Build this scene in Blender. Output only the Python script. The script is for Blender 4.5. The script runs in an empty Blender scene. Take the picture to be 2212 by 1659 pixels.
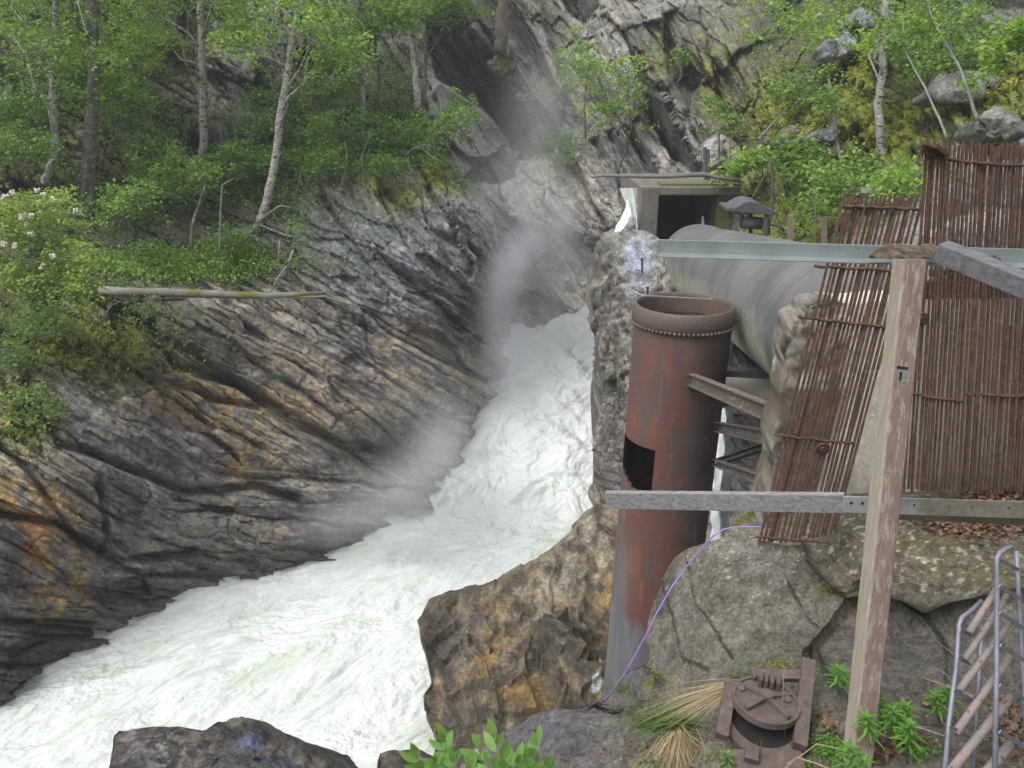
import bpy, math, random
import numpy as np
from concurrent.futures import ThreadPoolExecutor
from mathutils import Vector, Matrix

# ------------------------------------------------------------------ camera, world, sun, exposure
SC = bpy.context.scene
COL = SC.collection
PITCH = math.radians(20.0)
FPX = 1736.0                      # focal length in units of a 2212 x 1659 frame
CU, CV = 1106.0, 829.5
CP, SP = math.cos(PITCH), math.sin(PITCH)
cam_d = bpy.data.cameras.new('camera')
cam = bpy.data.objects.new('camera', cam_d); COL.objects.link(cam)
cam_d.sensor_width = 36.0
cam_d.lens = 36.0 * FPX / 2212.0
cam_d.clip_start = 0.05; cam_d.clip_end = 2000
cam.location = (0, 0, 0)
cam.rotation_euler = (math.radians(90) - PITCH, 0, 0)
SC.camera = cam

world = bpy.data.worlds.new('World'); SC.world = world; world.use_nodes = True
wn = world.node_tree
SUN_EL, SUN_AZ = math.radians(58), math.radians(-125)      # azimuth measured from +Y towards +X
sky = wn.nodes.new('ShaderNodeTexSky'); sky.sky_type = 'NISHITA'; sky.sun_disc = False
sky.sun_elevation = SUN_EL; sky.sun_rotation = SUN_AZ
sky.air_density = 1.0; sky.dust_density = 3.5; sky.ozone_density = 0.6
bg = wn.nodes['Background']; bg.inputs['Strength'].default_value = 0.15
hs = wn.nodes.new('ShaderNodeHueSaturation'); hs.inputs['Saturation'].default_value = 0.22      # thin white overcast
wn.links.new(sky.outputs[0], hs.inputs['Color']); wn.links.new(hs.outputs[0], bg.inputs[0])
sun_d = bpy.data.lights.new('sun', 'SUN'); sun_d.energy = 1.1; sun_d.angle = math.radians(40); sun_d.color = (1.0, 0.95, 0.88)
sun = bpy.data.objects.new('sun', sun_d); COL.objects.link(sun)
sd = Vector((math.sin(SUN_AZ) * math.cos(SUN_EL), math.cos(SUN_AZ) * math.cos(SUN_EL), math.sin(SUN_EL)))
sun.rotation_euler = sd.to_track_quat('Z', 'Y').to_euler()
SC.view_settings.view_transform = 'Standard'; SC.view_settings.look = 'None'
SC.view_settings.exposure = 0.78; SC.view_settings.gamma = 1.0
SC.cycles.use_denoising = True
SC.cycles.max_bounces = 6; SC.cycles.diffuse_bounces = 3; SC.cycles.transparent_max_bounces = 6
SC.cycles.volume_bounces = 3

# ------------------------------------------------------------------ helpers
def P(u, v, F):
    """World point whose horizontal forward distance is F (m) and which the photograph shows at (u, v)."""
    u = np.asarray(u, float); v = np.asarray(v, float); F = np.asarray(F, float)
    xn = (u - CU) / FPX; yn = (CV - v) / FPX
    fy = CP + yn * SP; fz = yn * CP - SP
    s = F / fy
    return np.stack(np.broadcast_arrays(xn * s, F, fz * s), -1)
def PV(u, v, F): return Vector(P(u, v, F).tolist())
def px(F, v, n):
    """n frame units at that spot, in metres"""
    yn = (CV - v) / FPX
    return n * (F / (CP + yn * SP)) / FPX
WZ = -9.5
def Fz(v, z=WZ):
    yn = (CV - np.asarray(v, float)) / FPX
    return z * (CP + yn * SP) / (yn * CP - SP)

def srgb(r, g, b):
    f = lambda c: ((c / 255 + 0.055) / 1.055) ** 2.4 if c / 255 > 0.04045 else c / 255 / 12.92
    return (f(r), f(g), f(b))

def ihash(*a):
    h = np.zeros(np.broadcast(*a).shape, np.uint64) + np.uint64(1469598103)
    for k, x in enumerate(a):
        xi = x.astype(np.int64).astype(np.uint64)
        h = (h ^ (xi * np.uint64(0x9E3779B97F4A7C15))) * np.uint64(0xBF58476D1CE4E5B9)
        h ^= h >> np.uint64(29)
    h = h * np.uint64(0x94D049BB133111EB); h ^= h >> np.uint64(31)
    return h
def rnd(*a): return (ihash(*a) >> np.uint64(40)).astype(float) / float(1 << 24)

G12 = np.array([[1,1,0],[-1,1,0],[1,-1,0],[-1,-1,0],[1,0,1],[-1,0,1],[1,0,-1],[-1,0,-1],[0,1,1],[0,-1,1],[0,1,-1],[0,-1,-1],[1,1,0],[-1,1,0],[0,-1,1],[0,-1,-1]], np.float32)
rs_ = np.random.RandomState(7)
PT = rs_.permutation(4096).astype(np.int32)
def perlin(p):
    p = np.asarray(p, np.float32)
    sh = p.shape[:-1]; n = int(np.prod(sh))
    if n < 40000: return perlin_(p)
    q = p.reshape(-1, 3); out = np.empty(n, np.float32)
    cs = list(range(0, n, 32768))
    def job(a): out[a:a + 32768] = perlin_(q[a:a + 32768])
    with ThreadPoolExecutor(4) as ex: list(ex.map(job, cs))
    return out.reshape(sh)
def perlin_(p):
    p = np.asarray(p, np.float32)
    i = np.floor(p).astype(np.int32); f = p - i
    w = f * f * f * (f * (f * 6 - 15) + 10)
    out = 0
    for dx in (0, 1):
        for dy in (0, 1):
            for dz in (0, 1):
                h = PT[(PT[(PT[(i[..., 0] + dx) & 4095] + i[..., 1] + dy) & 4095] + i[..., 2] + dz) & 4095] & 15
                g = G12[h]
                d = g[..., 0] * (f[..., 0] - dx) + g[..., 1] * (f[..., 1] - dy) + g[..., 2] * (f[..., 2] - dz)
                wx = w[..., 0] if dx else 1 - w[..., 0]
                wy = w[..., 1] if dy else 1 - w[..., 1]
                wz = w[..., 2] if dz else 1 - w[..., 2]
                out = out + d * wx * wy * wz
    return out
def fbm(p, s=1.0, o=4, gain=0.5, off=0.0):
    p = np.asarray(p, np.float32) * s + off
    a = 1.0; r = 0; t = 0
    for k in range(o):
        r = r + a * perlin(p); t += a
        a *= gain; p = p * 2.03 + 17.3
    return r / t * 1.6
def sstep(a, b, x):
    t = np.clip((x - a) / (b - a), 0, 1); return t * t * (3 - 2 * t)
def worley(p, s=1.0):
    p = np.asarray(p, np.float32) * s
    i = np.floor(p).astype(np.int64)
    d1 = np.full(p.shape[:-1], 9.0); d2 = d1.copy(); idv = np.zeros(p.shape[:-1])
    for dx in (-1, 0, 1):
        for dy in (-1, 0, 1):
            for dz in (-1, 0, 1):
                c = i + np.array([dx, dy, dz])
                q = np.stack([rnd(c[..., 0], c[..., 1], c[..., 2], np.array(k + 1)) for k in range(3)], -1)
                d = np.sqrt(((c + q - p) ** 2).sum(-1))
                m = d < d1
                d2 = np.where(m, d1, np.minimum(d2, d))
                idv = np.where(m, rnd(c[..., 0], c[..., 1], c[..., 2], np.array(9)), idv)
                d1 = np.where(m, d, d1)
    return d1, d2, idv

def facets(p, S, seed=0, tilt=1.0):
    """angular rock: every cell of a jittered lattice is a flat face with its own tilt; p in cell units"""
    sh = p.shape[:-1]; q = np.asarray(p, np.float64).reshape(-1, 3); out = np.empty(len(q))
    def job(a):
        x = q[a:a + 32768]; i = np.floor(x).astype(np.int64); best = np.full(len(x), 9.0); val = np.zeros(len(x))
        for dx in (-1, 0, 1):
            for dy in (-1, 0, 1):
                for dz in (-1, 0, 1):
                    c = i + np.array([dx, dy, dz]); h = ihash(c[:, 0], c[:, 1], c[:, 2], np.array(seed))
                    f = [((h >> np.uint64(s_)) & np.uint64(1023)).astype(float) / 1023.0 for s_ in (0, 10, 20, 30, 40, 50)]
                    d = x - c - np.stack(f[:3], -1)
                    dd = (d * d).sum(-1); m = dd < best
                    best = np.where(m, dd, best)
                    v = (f[3] - .5) + tilt * ((f[4] - .5) * d[:, 0] + (f[5] - .5) * d[:, 2] * 2 + (f[3] - .5) * d[:, 1])
                    val = np.where(m, v, val)
        out[a:a + 32768] = val
    cs = list(range(0, len(q), 32768))
    with ThreadPoolExecutor(4) as ex: list(ex.map(job, cs))
    return out.reshape(sh) * S
def poly_mask(U, V, pts, soft=4.0):
    inside = np.zeros(np.shape(U), bool); n = len(pts)
    for i in range(n):
        x0, y0 = pts[i]; x1, y1 = pts[(i + 1) % n]
        c = ((y0 > V) != (y1 > V)) & (U < (x1 - x0) * (V - y0) / ((y1 - y0) or 1e-9) + x0)
        inside ^= c
    d = seg_dist(U, V, list(pts) + [pts[0]])
    return sstep(-soft, soft, np.where(inside, d, -d))

def tps(ctrl):
    """thin plate spline through control points (u, v, value...)"""
    c = np.array(ctrl, float); x = c[:, :2] / 500.0; y = c[:, 2:]
    n = len(x)
    d2 = ((x[:, None] - x[None]) ** 2).sum(-1)
    K = 0.5 * d2 * np.log(d2 + 1e-12)
    K[np.arange(n), np.arange(n)] = 0.02
    A = np.zeros((n + 3, n + 3)); A[:n, :n] = K; A[:n, n] = 1; A[:n, n + 1:] = x
    A[n, :n] = 1; A[n + 1:, :n] = x.T
    b = np.zeros((n + 3, y.shape[1])); b[:n] = y
    w = np.linalg.solve(A, b)
    def f(u, v):
        sh = np.shape(u); q = np.stack([np.ravel(u), np.ravel(v)], -1) / 500.0
        out = np.empty((len(q), y.shape[1]))
        for s in range(0, len(q), 100000):
            qq = q[s:s + 100000]
            dd = ((qq[:, None] - x[None]) ** 2).sum(-1)
            out[s:s + 100000] = (0.5 * dd * np.log(dd + 1e-12)) @ w[:n] + w[n] + qq @ w[n + 1:]
        out = out.reshape(sh + (y.shape[1],))
        return out[..., 0] if y.shape[1] == 1 else out
    return f

def seg_dist(U, V, pts):
    best = np.full(np.shape(U), 1e9)
    for (x0, y0), (x1, y1) in zip(pts[:-1], pts[1:]):
        dx, dy = x1 - x0, y1 - y0
        t = np.clip(((U - x0) * dx + (V - y0) * dy) / (dx * dx + dy * dy + 1e-9), 0, 1)
        best = np.minimum(best, np.hypot(U - x0 - t * dx, V - y0 - t * dy))
    return best
def blobs(U, V, lst):
    m = np.zeros(np.shape(U))
    for b in lst:
        u, v, ru, rv = b[:4]; ang = math.radians(b[4]) if len(b) > 4 else 0; s = b[5] if len(b) > 5 else 1
        x = (U - u) * math.cos(ang) + (V - v) * math.sin(ang); y = -(U - u) * math.sin(ang) + (V - v) * math.cos(ang)
        m = np.maximum(m, s * np.exp(-((x / ru) ** 2 + (y / rv) ** 2)))
    return m

def tag(o, label=None, cat=None, group=None, kind=None):
    if label: o['label'] = label
    if cat: o['category'] = cat
    if group: o['group'] = group
    if kind: o['kind'] = kind
    return o
def empty(name, loc, label, cat, group=None):
    o = bpy.data.objects.new(name, None); COL.objects.link(o); o.location = loc; o.empty_display_size = 0.1
    return tag(o, label, cat, group)

def mesh_np(name, V, faces, mats, parent=None, attrs=None, smooth=True, mi=None):
    """faces: int array (n,3) or (n,4) or list of such arrays"""
    V = np.asarray(V, np.float32).reshape(-1, 3)
    if parent is not None: V = V - np.array(parent.location, np.float32)
    fl = faces if isinstance(faces, list) else [faces]
    me = bpy.data.meshes.new(name)
    me.vertices.add(len(V)); me.vertices.foreach_set('co', V.ravel())
    loops = np.concatenate([np.asarray(f).ravel() for f in fl]).astype(np.int32)
    cnt = np.concatenate([np.full(len(f), np.asarray(f).shape[1]) for f in fl]).astype(np.int32)
    me.loops.add(len(loops)); me.loops.foreach_set('vertex_index', loops)
    me.polygons.add(len(cnt))
    st = np.concatenate([[0], np.cumsum(cnt)[:-1]]).astype(np.int32)
    me.polygons.foreach_set('loop_start', st); me.polygons.foreach_set('loop_total', cnt)
    me.polygons.foreach_set('use_smooth', np.full(len(cnt), smooth))
    for m in (mats if isinstance(mats, (list, tuple)) else [mats]): me.materials.append(m)
    if mi is not None: me.polygons.foreach_set('material_index', np.asarray(mi, np.int32))
    me.update(calc_edges=True)
    for k, a in (attrs or {}).items():
        a = np.asarray(a, np.float32)
        if a.ndim == 1:
            at = me.attributes.new(k, 'FLOAT', 'POINT'); at.data.foreach_set('value', a)
        else:
            at = me.attributes.new(k, 'FLOAT_COLOR', 'POINT')
            c = np.ones((len(a), 4), np.float32); c[:, :3] = a
            at.data.foreach_set('color', c.ravel())
    me.validate()
    o = bpy.data.objects.new(name, me); COL.objects.link(o)
    if parent is not None: o.parent = parent
    return o

def grid_faces(nr, nc, wrap=False, off=0):
    r = np.arange(nr - 1)[:, None]; c = np.arange(nc if wrap else nc - 1)[None]
    c2 = (c + 1) % nc
    f = np.stack([r * nc + c, r * nc + c2, (r + 1) * nc + c2, (r + 1) * nc + c], -1).reshape(-1, 4)
    return f + off

def grid_normals(Q, wrap=False):
    if wrap:
        du = np.roll(Q, -1, 1) - np.roll(Q, 1, 1)
    else:
        du = np.gradient(Q, axis=1)
    dv = np.gradient(Q, axis=0)
    n = np.cross(dv, du)
    l = np.linalg.norm(n, axis=-1, keepdims=True); n = n / np.maximum(l, 1e-9)
    return n

class MB:
    """collects boxes, tubes and lathes and links them as ONE mesh"""
    def __init__(s): s.v = []; s.f = []; s.n = 0
    def add(s, v, f):
        v = [tuple(x) for x in v]; s.v += v; s.f += [tuple(i + s.n for i in q) for q in f]; s.n += len(v)
    def box(s, a, b, w, h, up=(0, 0, 1), taper=1.0):
        """bar from a to b; w across (perp. to up), h along up"""
        a = Vector(a); b = Vector(b); d = (b - a).normalized(); up = Vector(up)
        x = d.cross(up).normalized(); y = x.cross(d).normalized()
        vs = []
        for p, k in ((a, 1.0), (b, taper)):
            for sx, sy in ((-1, -1), (1, -1), (1, 1), (-1, 1)):
                vs.append(p + x * (sx * w * k / 2) + y * (sy * h * k / 2))
        s.add(vs, [(3, 2, 1, 0), (4, 5, 6, 7), (0, 1, 5, 4), (1, 2, 6, 5), (2, 3, 7, 6), (3, 0, 4, 7)])
    def tube(s, pts, rad, n=8, cap=True):
        pts = [Vector(p) for p in pts]
        if not isinstance(rad, (list, tuple)): rad = [rad] * len(pts)
        rings = []
        prev = None
        for i, p in enumerate(pts):
            d = (pts[min(i + 1, len(pts) - 1)] - pts[max(i - 1, 0)]).normalized()
            if prev is None:
                x = d.orthogonal().normalized()
            else:
                x = (prev - d * prev.dot(d)).normalized()
            prev = x; y = d.cross(x)
            rings.append([p + (x * math.cos(2 * math.pi * k / n) + y * math.sin(2 * math.pi * k / n)) * rad[i] for k in range(n)])
        vs = [q for r in rings for q in r]; fs = []
        for i in range(len(pts) - 1):
            for k in range(n):
                fs.append((i * n + k, i * n + (k + 1) % n, (i + 1) * n + (k + 1) % n, (i + 1) * n + k))
        if cap:
            fs.append(tuple(range(n))[::-1]); fs.append(tuple((len(pts) - 1) * n + k for k in range(n)))
        s.add(vs, fs)
    def sphere(s, c, r, n=8, m=6, sq=(1, 1, 1)):
        c = Vector(c); vs = [c + Vector((0, 0, r * sq[2]))]; fs = []
        for i in range(1, m):
            t = math.pi * i / m
            for k in range(n):
                a = 2 * math.pi * k / n
                vs.append(c + Vector((r * sq[0] * math.sin(t) * math.cos(a), r * sq[1] * math.sin(t) * math.sin(a), r * sq[2] * math.cos(t))))
        vs.append(c - Vector((0, 0, r * sq[2])))
        for k in range(n):
            fs.append((0, 1 + k, 1 + (k + 1) % n)); L = len(vs) - 1
            fs.append((L, L - n + (k + 1) % n, L - n + k))
        for i in range(m - 2):
            for k in range(n):
                a = 1 + i * n
                fs.append((a + k, a + n + k, a + n + (k + 1) % n, a + (k + 1) % n))
        s.add(vs, fs)
    def disc(s, c, ax, r0, r1, h, n=32):
        """ring (or disc if r0==0) of thickness h along ax"""
        c = Vector(c); ax = Vector(ax).normalized(); x = ax.orthogonal().normalized(); y = ax.cross(x)
        vs = []
        for r, o in ((r1, -h / 2), (r1, h / 2), (r0, h / 2), (r0, -h / 2)):
            for k in range(n):
                a = 2 * math.pi * k / n
                vs.append(c + ax * o + (x * math.cos(a) + y * math.sin(a)) * max(r, 1e-4))
        fs = []
        for j in range(4):
            for k in range(n):
                fs.append((j * n + k, j * n + (k + 1) % n, ((j + 1) % 4) * n + (k + 1) % n, ((j + 1) % 4) * n + k))
        s.add(vs, fs)
    def prism(s, pts, off):
        """polygon pts extruded by vector off"""
        pts = [Vector(p) for p in pts]; off = Vector(off); n = len(pts)
        s.add(pts + [p + off for p in pts], [tuple(range(n)), tuple(range(2 * n - 1, n - 1, -1))] + [((k + 1) % n, k, n + k, n + (k + 1) % n) for k in range(n)])
    def build(s, name, mat, parent=None, smooth=False, bevel=0.0, jitter=0.0):
        me = bpy.data.meshes.new(name)
        off = Vector(parent.location) if parent is not None else Vector((0, 0, 0))
        if parent is not None and parent.parent is not None: off = off + Vector(parent.parent.location)
        vs = [(Vector(p) - off) for p in s.v]
        if jitter:
            rj = random.Random(len(vs)); vs = [p + Vector((rj.uniform(-jitter, jitter), rj.uniform(-jitter, jitter), rj.uniform(-jitter, jitter))) for p in vs]
        me.from_pydata(vs, [], s.f); me.update()
        me.materials.append(mat)
        if smooth: me.polygons.foreach_set('use_smooth', [True] * len(me.polygons))
        import bmesh
        bm = bmesh.new(); bm.from_mesh(me); bmesh.ops.recalc_face_normals(bm, faces=bm.faces); bm.to_mesh(me); bm.free()
        o = bpy.data.objects.new(name, me); COL.objects.link(o)
        if parent is not None: o.parent = parent
        if bevel:
            m = o.modifiers.new('bevel', 'BEVEL'); m.width = bevel; m.segments = 2; m.limit_method = 'ANGLE'
        return o

# ------------------------------------------------------------------ materials
def newmat(name):
    m = bpy.data.materials.new(name); m.use_nodes = True
    nt = m.node_tree; b = nt.nodes['Principled BSDF']
    return m, nt, b
def N(nt, t, **kw):
    n = nt.nodes.new(t)
    for k, v in kw.items():
        if k in n.inputs: n.inputs[k].default_value = v
        else: setattr(n, k, v)
    return n
def mixc(nt, fac, a, b, mode='MIX'):
    n = nt.nodes.new('ShaderNodeMix'); n.data_type = 'RGBA'; n.blend_type = mode
    for s, i in ((fac, 0), (a, 6), (b, 7)):
        if hasattr(s, 'links') or isinstance(s, bpy.types.NodeSocket): nt.links.new(s, n.inputs[i])
        elif i == 0: n.inputs[0].default_value = s
        else: n.inputs[i].default_value = (*s, 1)
    return n.outputs[2]
def ramp(nt, src, a, b, v0=0.0, v1=1.0):
    n = nt.nodes.new('ShaderNodeMapRange'); n.inputs['From Min'].default_value = a; n.inputs['From Max'].default_value = b
    n.inputs['To Min'].default_value = v0; n.inputs['To Max'].default_value = v1; n.clamp = True
    nt.links.new(src, n.inputs['Value']); return n.outputs['Result']
def math_(nt, op, a, b=None):
    n = nt.nodes.new('ShaderNodeMath'); n.operation = op
    for i, s in enumerate((a, b)):
        if s is None: continue
        if isinstance(s, bpy.types.NodeSocket): nt.links.new(s, n.inputs[i])
        else: n.inputs[i].default_value = s
    return n.outputs[0]
def coords(nt, scale=(1, 1, 1), rot=(0, 0, 0), kind='Object'):
    t = nt.nodes.new('ShaderNodeTexCoord'); m = nt.nodes.new('ShaderNodeMapping')
    m.inputs['Scale'].default_value = scale; m.inputs['Rotation'].default_value = rot
    nt.links.new(t.outputs[kind], m.inputs['Vector']); return m.outputs['Vector']
def noise(nt, vec, scale, detail=6, rough=0.6, dist=0.0):
    n = nt.nodes.new('ShaderNodeTexNoise'); n.inputs['Scale'].default_value = scale; n.inputs['Detail'].default_value = detail
    n.inputs['Roughness'].default_value = rough; n.inputs['Distortion'].default_value = dist
    nt.links.new(vec, n.inputs['Vector']); return n.outputs['Fac']
def bump(nt, b, h, strength, dist):
    n = nt.nodes.new('ShaderNodeBump'); n.inputs['Strength'].default_value = strength; n.inputs['Distance'].default_value = dist
    nt.links.new(h, n.inputs['Height'])
    nt.links.new(n.outputs[0], b.inputs['Normal']); return n
def geo_vec(nt):
    return nt.nodes.new('ShaderNodeNewGeometry').outputs['Position']

def rock_mat(name, fine=14.0, bdist=0.04, streak=(1, 1, 1), srot=(0, 0, 0), var=0.55, g0=.62, g1=1.45, lich=.45):
    """albedo from the 'col' attribute broken up by procedural grain; 'wet' lowers the roughness"""
    m, nt, b = newmat(name)
    at = N(nt, 'ShaderNodeAttribute', attribute_name='col'); wet = N(nt, 'ShaderNodeAttribute', attribute_name='wet')
    pos = geo_vec(nt)
    mp = nt.nodes.new('ShaderNodeMapping'); mp.inputs['Scale'].default_value = streak; mp.inputs['Rotation'].default_value = srot
    nt.links.new(pos, mp.inputs['Vector'])
    n1 = noise(nt, mp.outputs[0], fine * 0.25, 8, 0.75, 0.0); n2 = noise(nt, pos, fine, 6, 0.7); n3 = noise(nt, pos, fine * 4, 3, 0.6)
    f1 = ramp(nt, n1, 0.3, 0.7, 1 - var, 1 + var); f2 = ramp(nt, n2, 0.3, 0.72, g0, g1)
    k = math_(nt, 'MULTIPLY', f1, f2)
    c = mixc(nt, 1.0, at.outputs['Color'], k, 'MULTIPLY')
    # lichen flecks
    lf = ramp(nt, n3, 0.62, 0.74)
    lf = math_(nt, 'MULTIPLY', lf, ramp(nt, n2, 0.45, 0.6, 0, lich))
    c = mixc(nt, lf, c, (0.34, 0.33, 0.27))
    nt.links.new(c, b.inputs['Base Color'])
    r = math_(nt, 'SUBTRACT', 0.92, math_(nt, 'MULTIPLY', wet.outputs['Fac'], 0.55))
    nt.links.new(r, b.inputs['Roughness'])
    b.inputs['Specular IOR Level'].default_value = 0.35
    h = math_(nt, 'ADD', math_(nt, 'MULTIPLY', n1, 0.6), math_(nt, 'ADD', math_(nt, 'MULTIPLY', n2, 0.7), math_(nt, 'MULTIPLY', n3, 0.35)))
    bump(nt, b, h, 0.9, bdist)
    return m
def leaf_mat(name, c1, c2, trans=0.35):
    m, nt, b = newmat(name)
    at = N(nt, 'ShaderNodeAttribute', attribute_name='rnd')
    c = mixc(nt, at.outputs['Fac'], c1, c2)
    nt.links.new(c, b.inputs['Base Color']); b.inputs['Roughness'].default_value = 0.55
    b.inputs['Specular IOR Level'].default_value = 0.3
    t = nt.nodes.new('ShaderNodeBsdfTranslucent'); nt.links.new(mixc(nt, 1.0, c, (1.3, 1.35, 0.7), 'MULTIPLY'), t.inputs['Color'])
    mx = nt.nodes.new('ShaderNodeMixShader'); mx.inputs[0].default_value = trans
    nt.links.new(b.outputs[0], mx.inputs[1]); nt.links.new(t.outputs[0], mx.inputs[2])
    nt.links.new(mx.outputs[0], nt.nodes['Material Output'].inputs['Surface'])
    return m
def simple_mat(name, c1, c2, scale=8, rough=0.8, metal=0.0, stretch=(1, 1, 1), lo=0.35, hi=0.65, bstr=0.4, bdist=0.01, c3=None, s3=30, lo3=0.55, hi3=0.65, kind='Object', detail=8):
    m, nt, b = newmat(name)
    v = coords(nt, stretch, kind=kind)
    n = noise(nt, v, scale, detail, 0.65)
    c = mixc(nt, ramp(nt, n, lo, hi), c1, c2)
    n2 = noise(nt, v, s3, 5, 0.6)
    if c3 is not None: c = mixc(nt, ramp(nt, n2, lo3, hi3), c, c3)
    nt.links.new(c, b.inputs['Base Color']); b.inputs['Roughness'].default_value = rough; b.inputs['Metallic'].default_value = metal
    bump(nt, b, math_(nt, 'ADD', n, math_(nt, 'MULTIPLY', n2, 0.5)), bstr, bdist)
    return m
# ------------------------------------------------------------------ rock displacement
def strata(p, nrm, along, T, A, warp=0.35, saw=0.5, crack=0.3, seed=0, rag=0.10, aspect=3.5):
    """bedding: layers T thick across nrm, broken into blocks along 'along'; offsets, saw-tooth faces and open joints"""
    q = p @ np.asarray(nrm, float); s = p @ np.asarray(along, float)
    q = q + warp * T * fbm(p, 0.45 / T, 3, off=seed * 3.1) + rag * T * fbm(p, 3.2 / T, 3, off=seed + 5)
    t = q / T + seed * 0.37
    k = np.floor(t); fr = t - k
    w = rnd(k, np.array(seed + 1)) * 0.7 + 0.65
    sj = s / (T * aspect * w) + rnd(k, np.array(seed + 2)) * 10 + 0.25 * fbm(p, 0.8 / T, 2, off=seed + 9)
    j = np.floor(sj); fs = sj - j
    h = rnd(k, j, np.array(seed + 3))
    sa = np.where(fr < 0.82, fr / 0.82, (1 - fr) / 0.18)
    amp = 0.45 + rnd(k, j, np.array(seed + 4))
    open_ = (rnd(k, np.array(seed + 6)) < 0.55)
    cr = np.exp(-(np.minimum(fr, 1 - fr) / 0.06) ** 2) * open_ + 0.4 * np.exp(-(np.minimum(fs, 1 - fs) * aspect / 0.10) ** 2)
    return A * (0.75 * (h - 0.5) + saw * sa * amp - crack * cr)

def dirs(phi, ydip=0.25):
    """bedding whose lines fall to the right at phi degrees as seen from the front"""
    a = math.radians(phi)
    n = np.array([math.sin(a), -ydip, math.cos(a)]); n /= np.linalg.norm(n)
    l = np.array([math.cos(a), 0, -math.sin(a)])
    return n, l

# ------------------------------------------------------------------ cliff sheet (gorge wall, ravine, right-hand hillside)
cliff_ctrl = [
 (-400,1700,9.0),(-400,1400,10.2),(-400,1000,11.5),(-400,700,14),(-400,400,19),(-400,0,26),(-400,-350,34),
 (0,1690,10.4),(0,1500,10.8),(0,1250,11.4),(0,950,12.6),(0,800,13.8),(0,650,16.2),(0,400,21),(0,200,24),(0,0,27),(0,-350,33),
 (150,1415,11.9),(150,1100,12.2),(130,900,13.2),(130,800,14.2),
 (250,820,14.6),(330,850,14.6),(330,700,15.8),(330,640,17.4),(250,600,18),
 (400,1290,13.6),(400,1100,14.0),(400,900,14.9),(400,680,16.6),(400,615,18),(400,540,20),(400,330,24),(400,0,28),(400,-350,34),
 (400,1600,12.5),(700,1500,14.5),
 (550,1230,14.6),(700,1190,15.3),(700,1000,15.8),(700,800,17.2),(700,650,18.4),(700,440,20.3),(690,385,22),(690,200,27),(700,0,31),(700,-350,38),
 (850,1130,16.5),(900,1300,16.5),(950,1020,17.3),(930,800,18.4),(930,600,19.8),(930,440,21.4),(940,385,23.5),(930,200,29),(930,0,33),
 (1005,890,19.0),(1050,800,20.8),(1060,700,22.0),(1055,560,22.0),(1010,440,22.6),(1030,370,26),
 (1150,900,23),(1200,760,25),(1120,650,24.8),(1150,520,25.5),(1280,560,26.5),
 (1150,1000,22.5),(1220,1080,21),(1100,1080,20),(1000,1180,18.5),(1250,900,24.5),(1300,1130,18),(1150,1250,17),(1200,640,25.6),(1260,640,25.6),(1180,580,25.8),(1120,420,27),(1280,450,27),(1200,340,28),(1110,300,33),(1100,200,33),(1060,0,37),(1200,-350,44),(1200,100,35),
 (1330,420,26),(1340,600,26),(1450,380,24.5),(1400,250,28),(1500,100,30),(1590,200,29),(1480,-350,42),
 (1600,0,40),(1640,-350,60),(1560,410,20),(1560,500,18.2),(1640,420,17.5),(1640,500,15.5),(1600,330,21),(1700,500,14),(1700,300,21),(1700,100,28),(1750,-350,42),
 (1480,650,15.5),(1560,650,14),(1600,760,13.4),(1600,950,12.3),(1560,1150,11.6),(1400,1300,11.5),(1300,1600,10.5),(1350,900,16),
 (1850,350,16.5),(1850,430,14),(1850,100,21),(1900,240,18.5),(2000,280,16.8),(2000,420,12),(2130,200,17.5),(2200,0,21),(2200,-350,28),(2200,300,14),(2200,500,9.5),(1950,560,9.5),(2100,700,8.2),(1900,800,8.5),(1800,1000,8.6),
 (2500,1000,7.5),(2500,600,8),(2500,300,12),(2500,0,19),(2500,-350,26),(1900,1300,8.0),(2300,1500,7),
]
fF = tps([(u, v, math.log(F)) for u, v, F in cliff_ctrl])
fPhi = tps([(0,1400,4),(0,1100,35),(300,1350,12),(300,1000,28),(500,1150,8),(500,700,33),(700,1150,8),(700,900,28),(800,600,40),(1000,500,50),(1000,900,25),(1000,250,52),(1250,150,55),(1450,200,56),(1600,300,58),(1900,200,30),(2200,100,25),(400,300,35),(0,300,30),(1300,450,45),(-400,800,25),(2500,800,20),(1200,-300,55),(0,-300,35),(2300,-300,25),(900,1300,8),(1500,900,50)])
nc, nr = 1240, 900
uu = np.linspace(-330, 2430, nc); vv = np.linspace(-330, 1690, nr)
U, V = np.meshgrid(uu, vv)
F0 = np.exp(fF(U, V))
Q = P(U, V, F0)
KS = 20.0 / FPX
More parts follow.
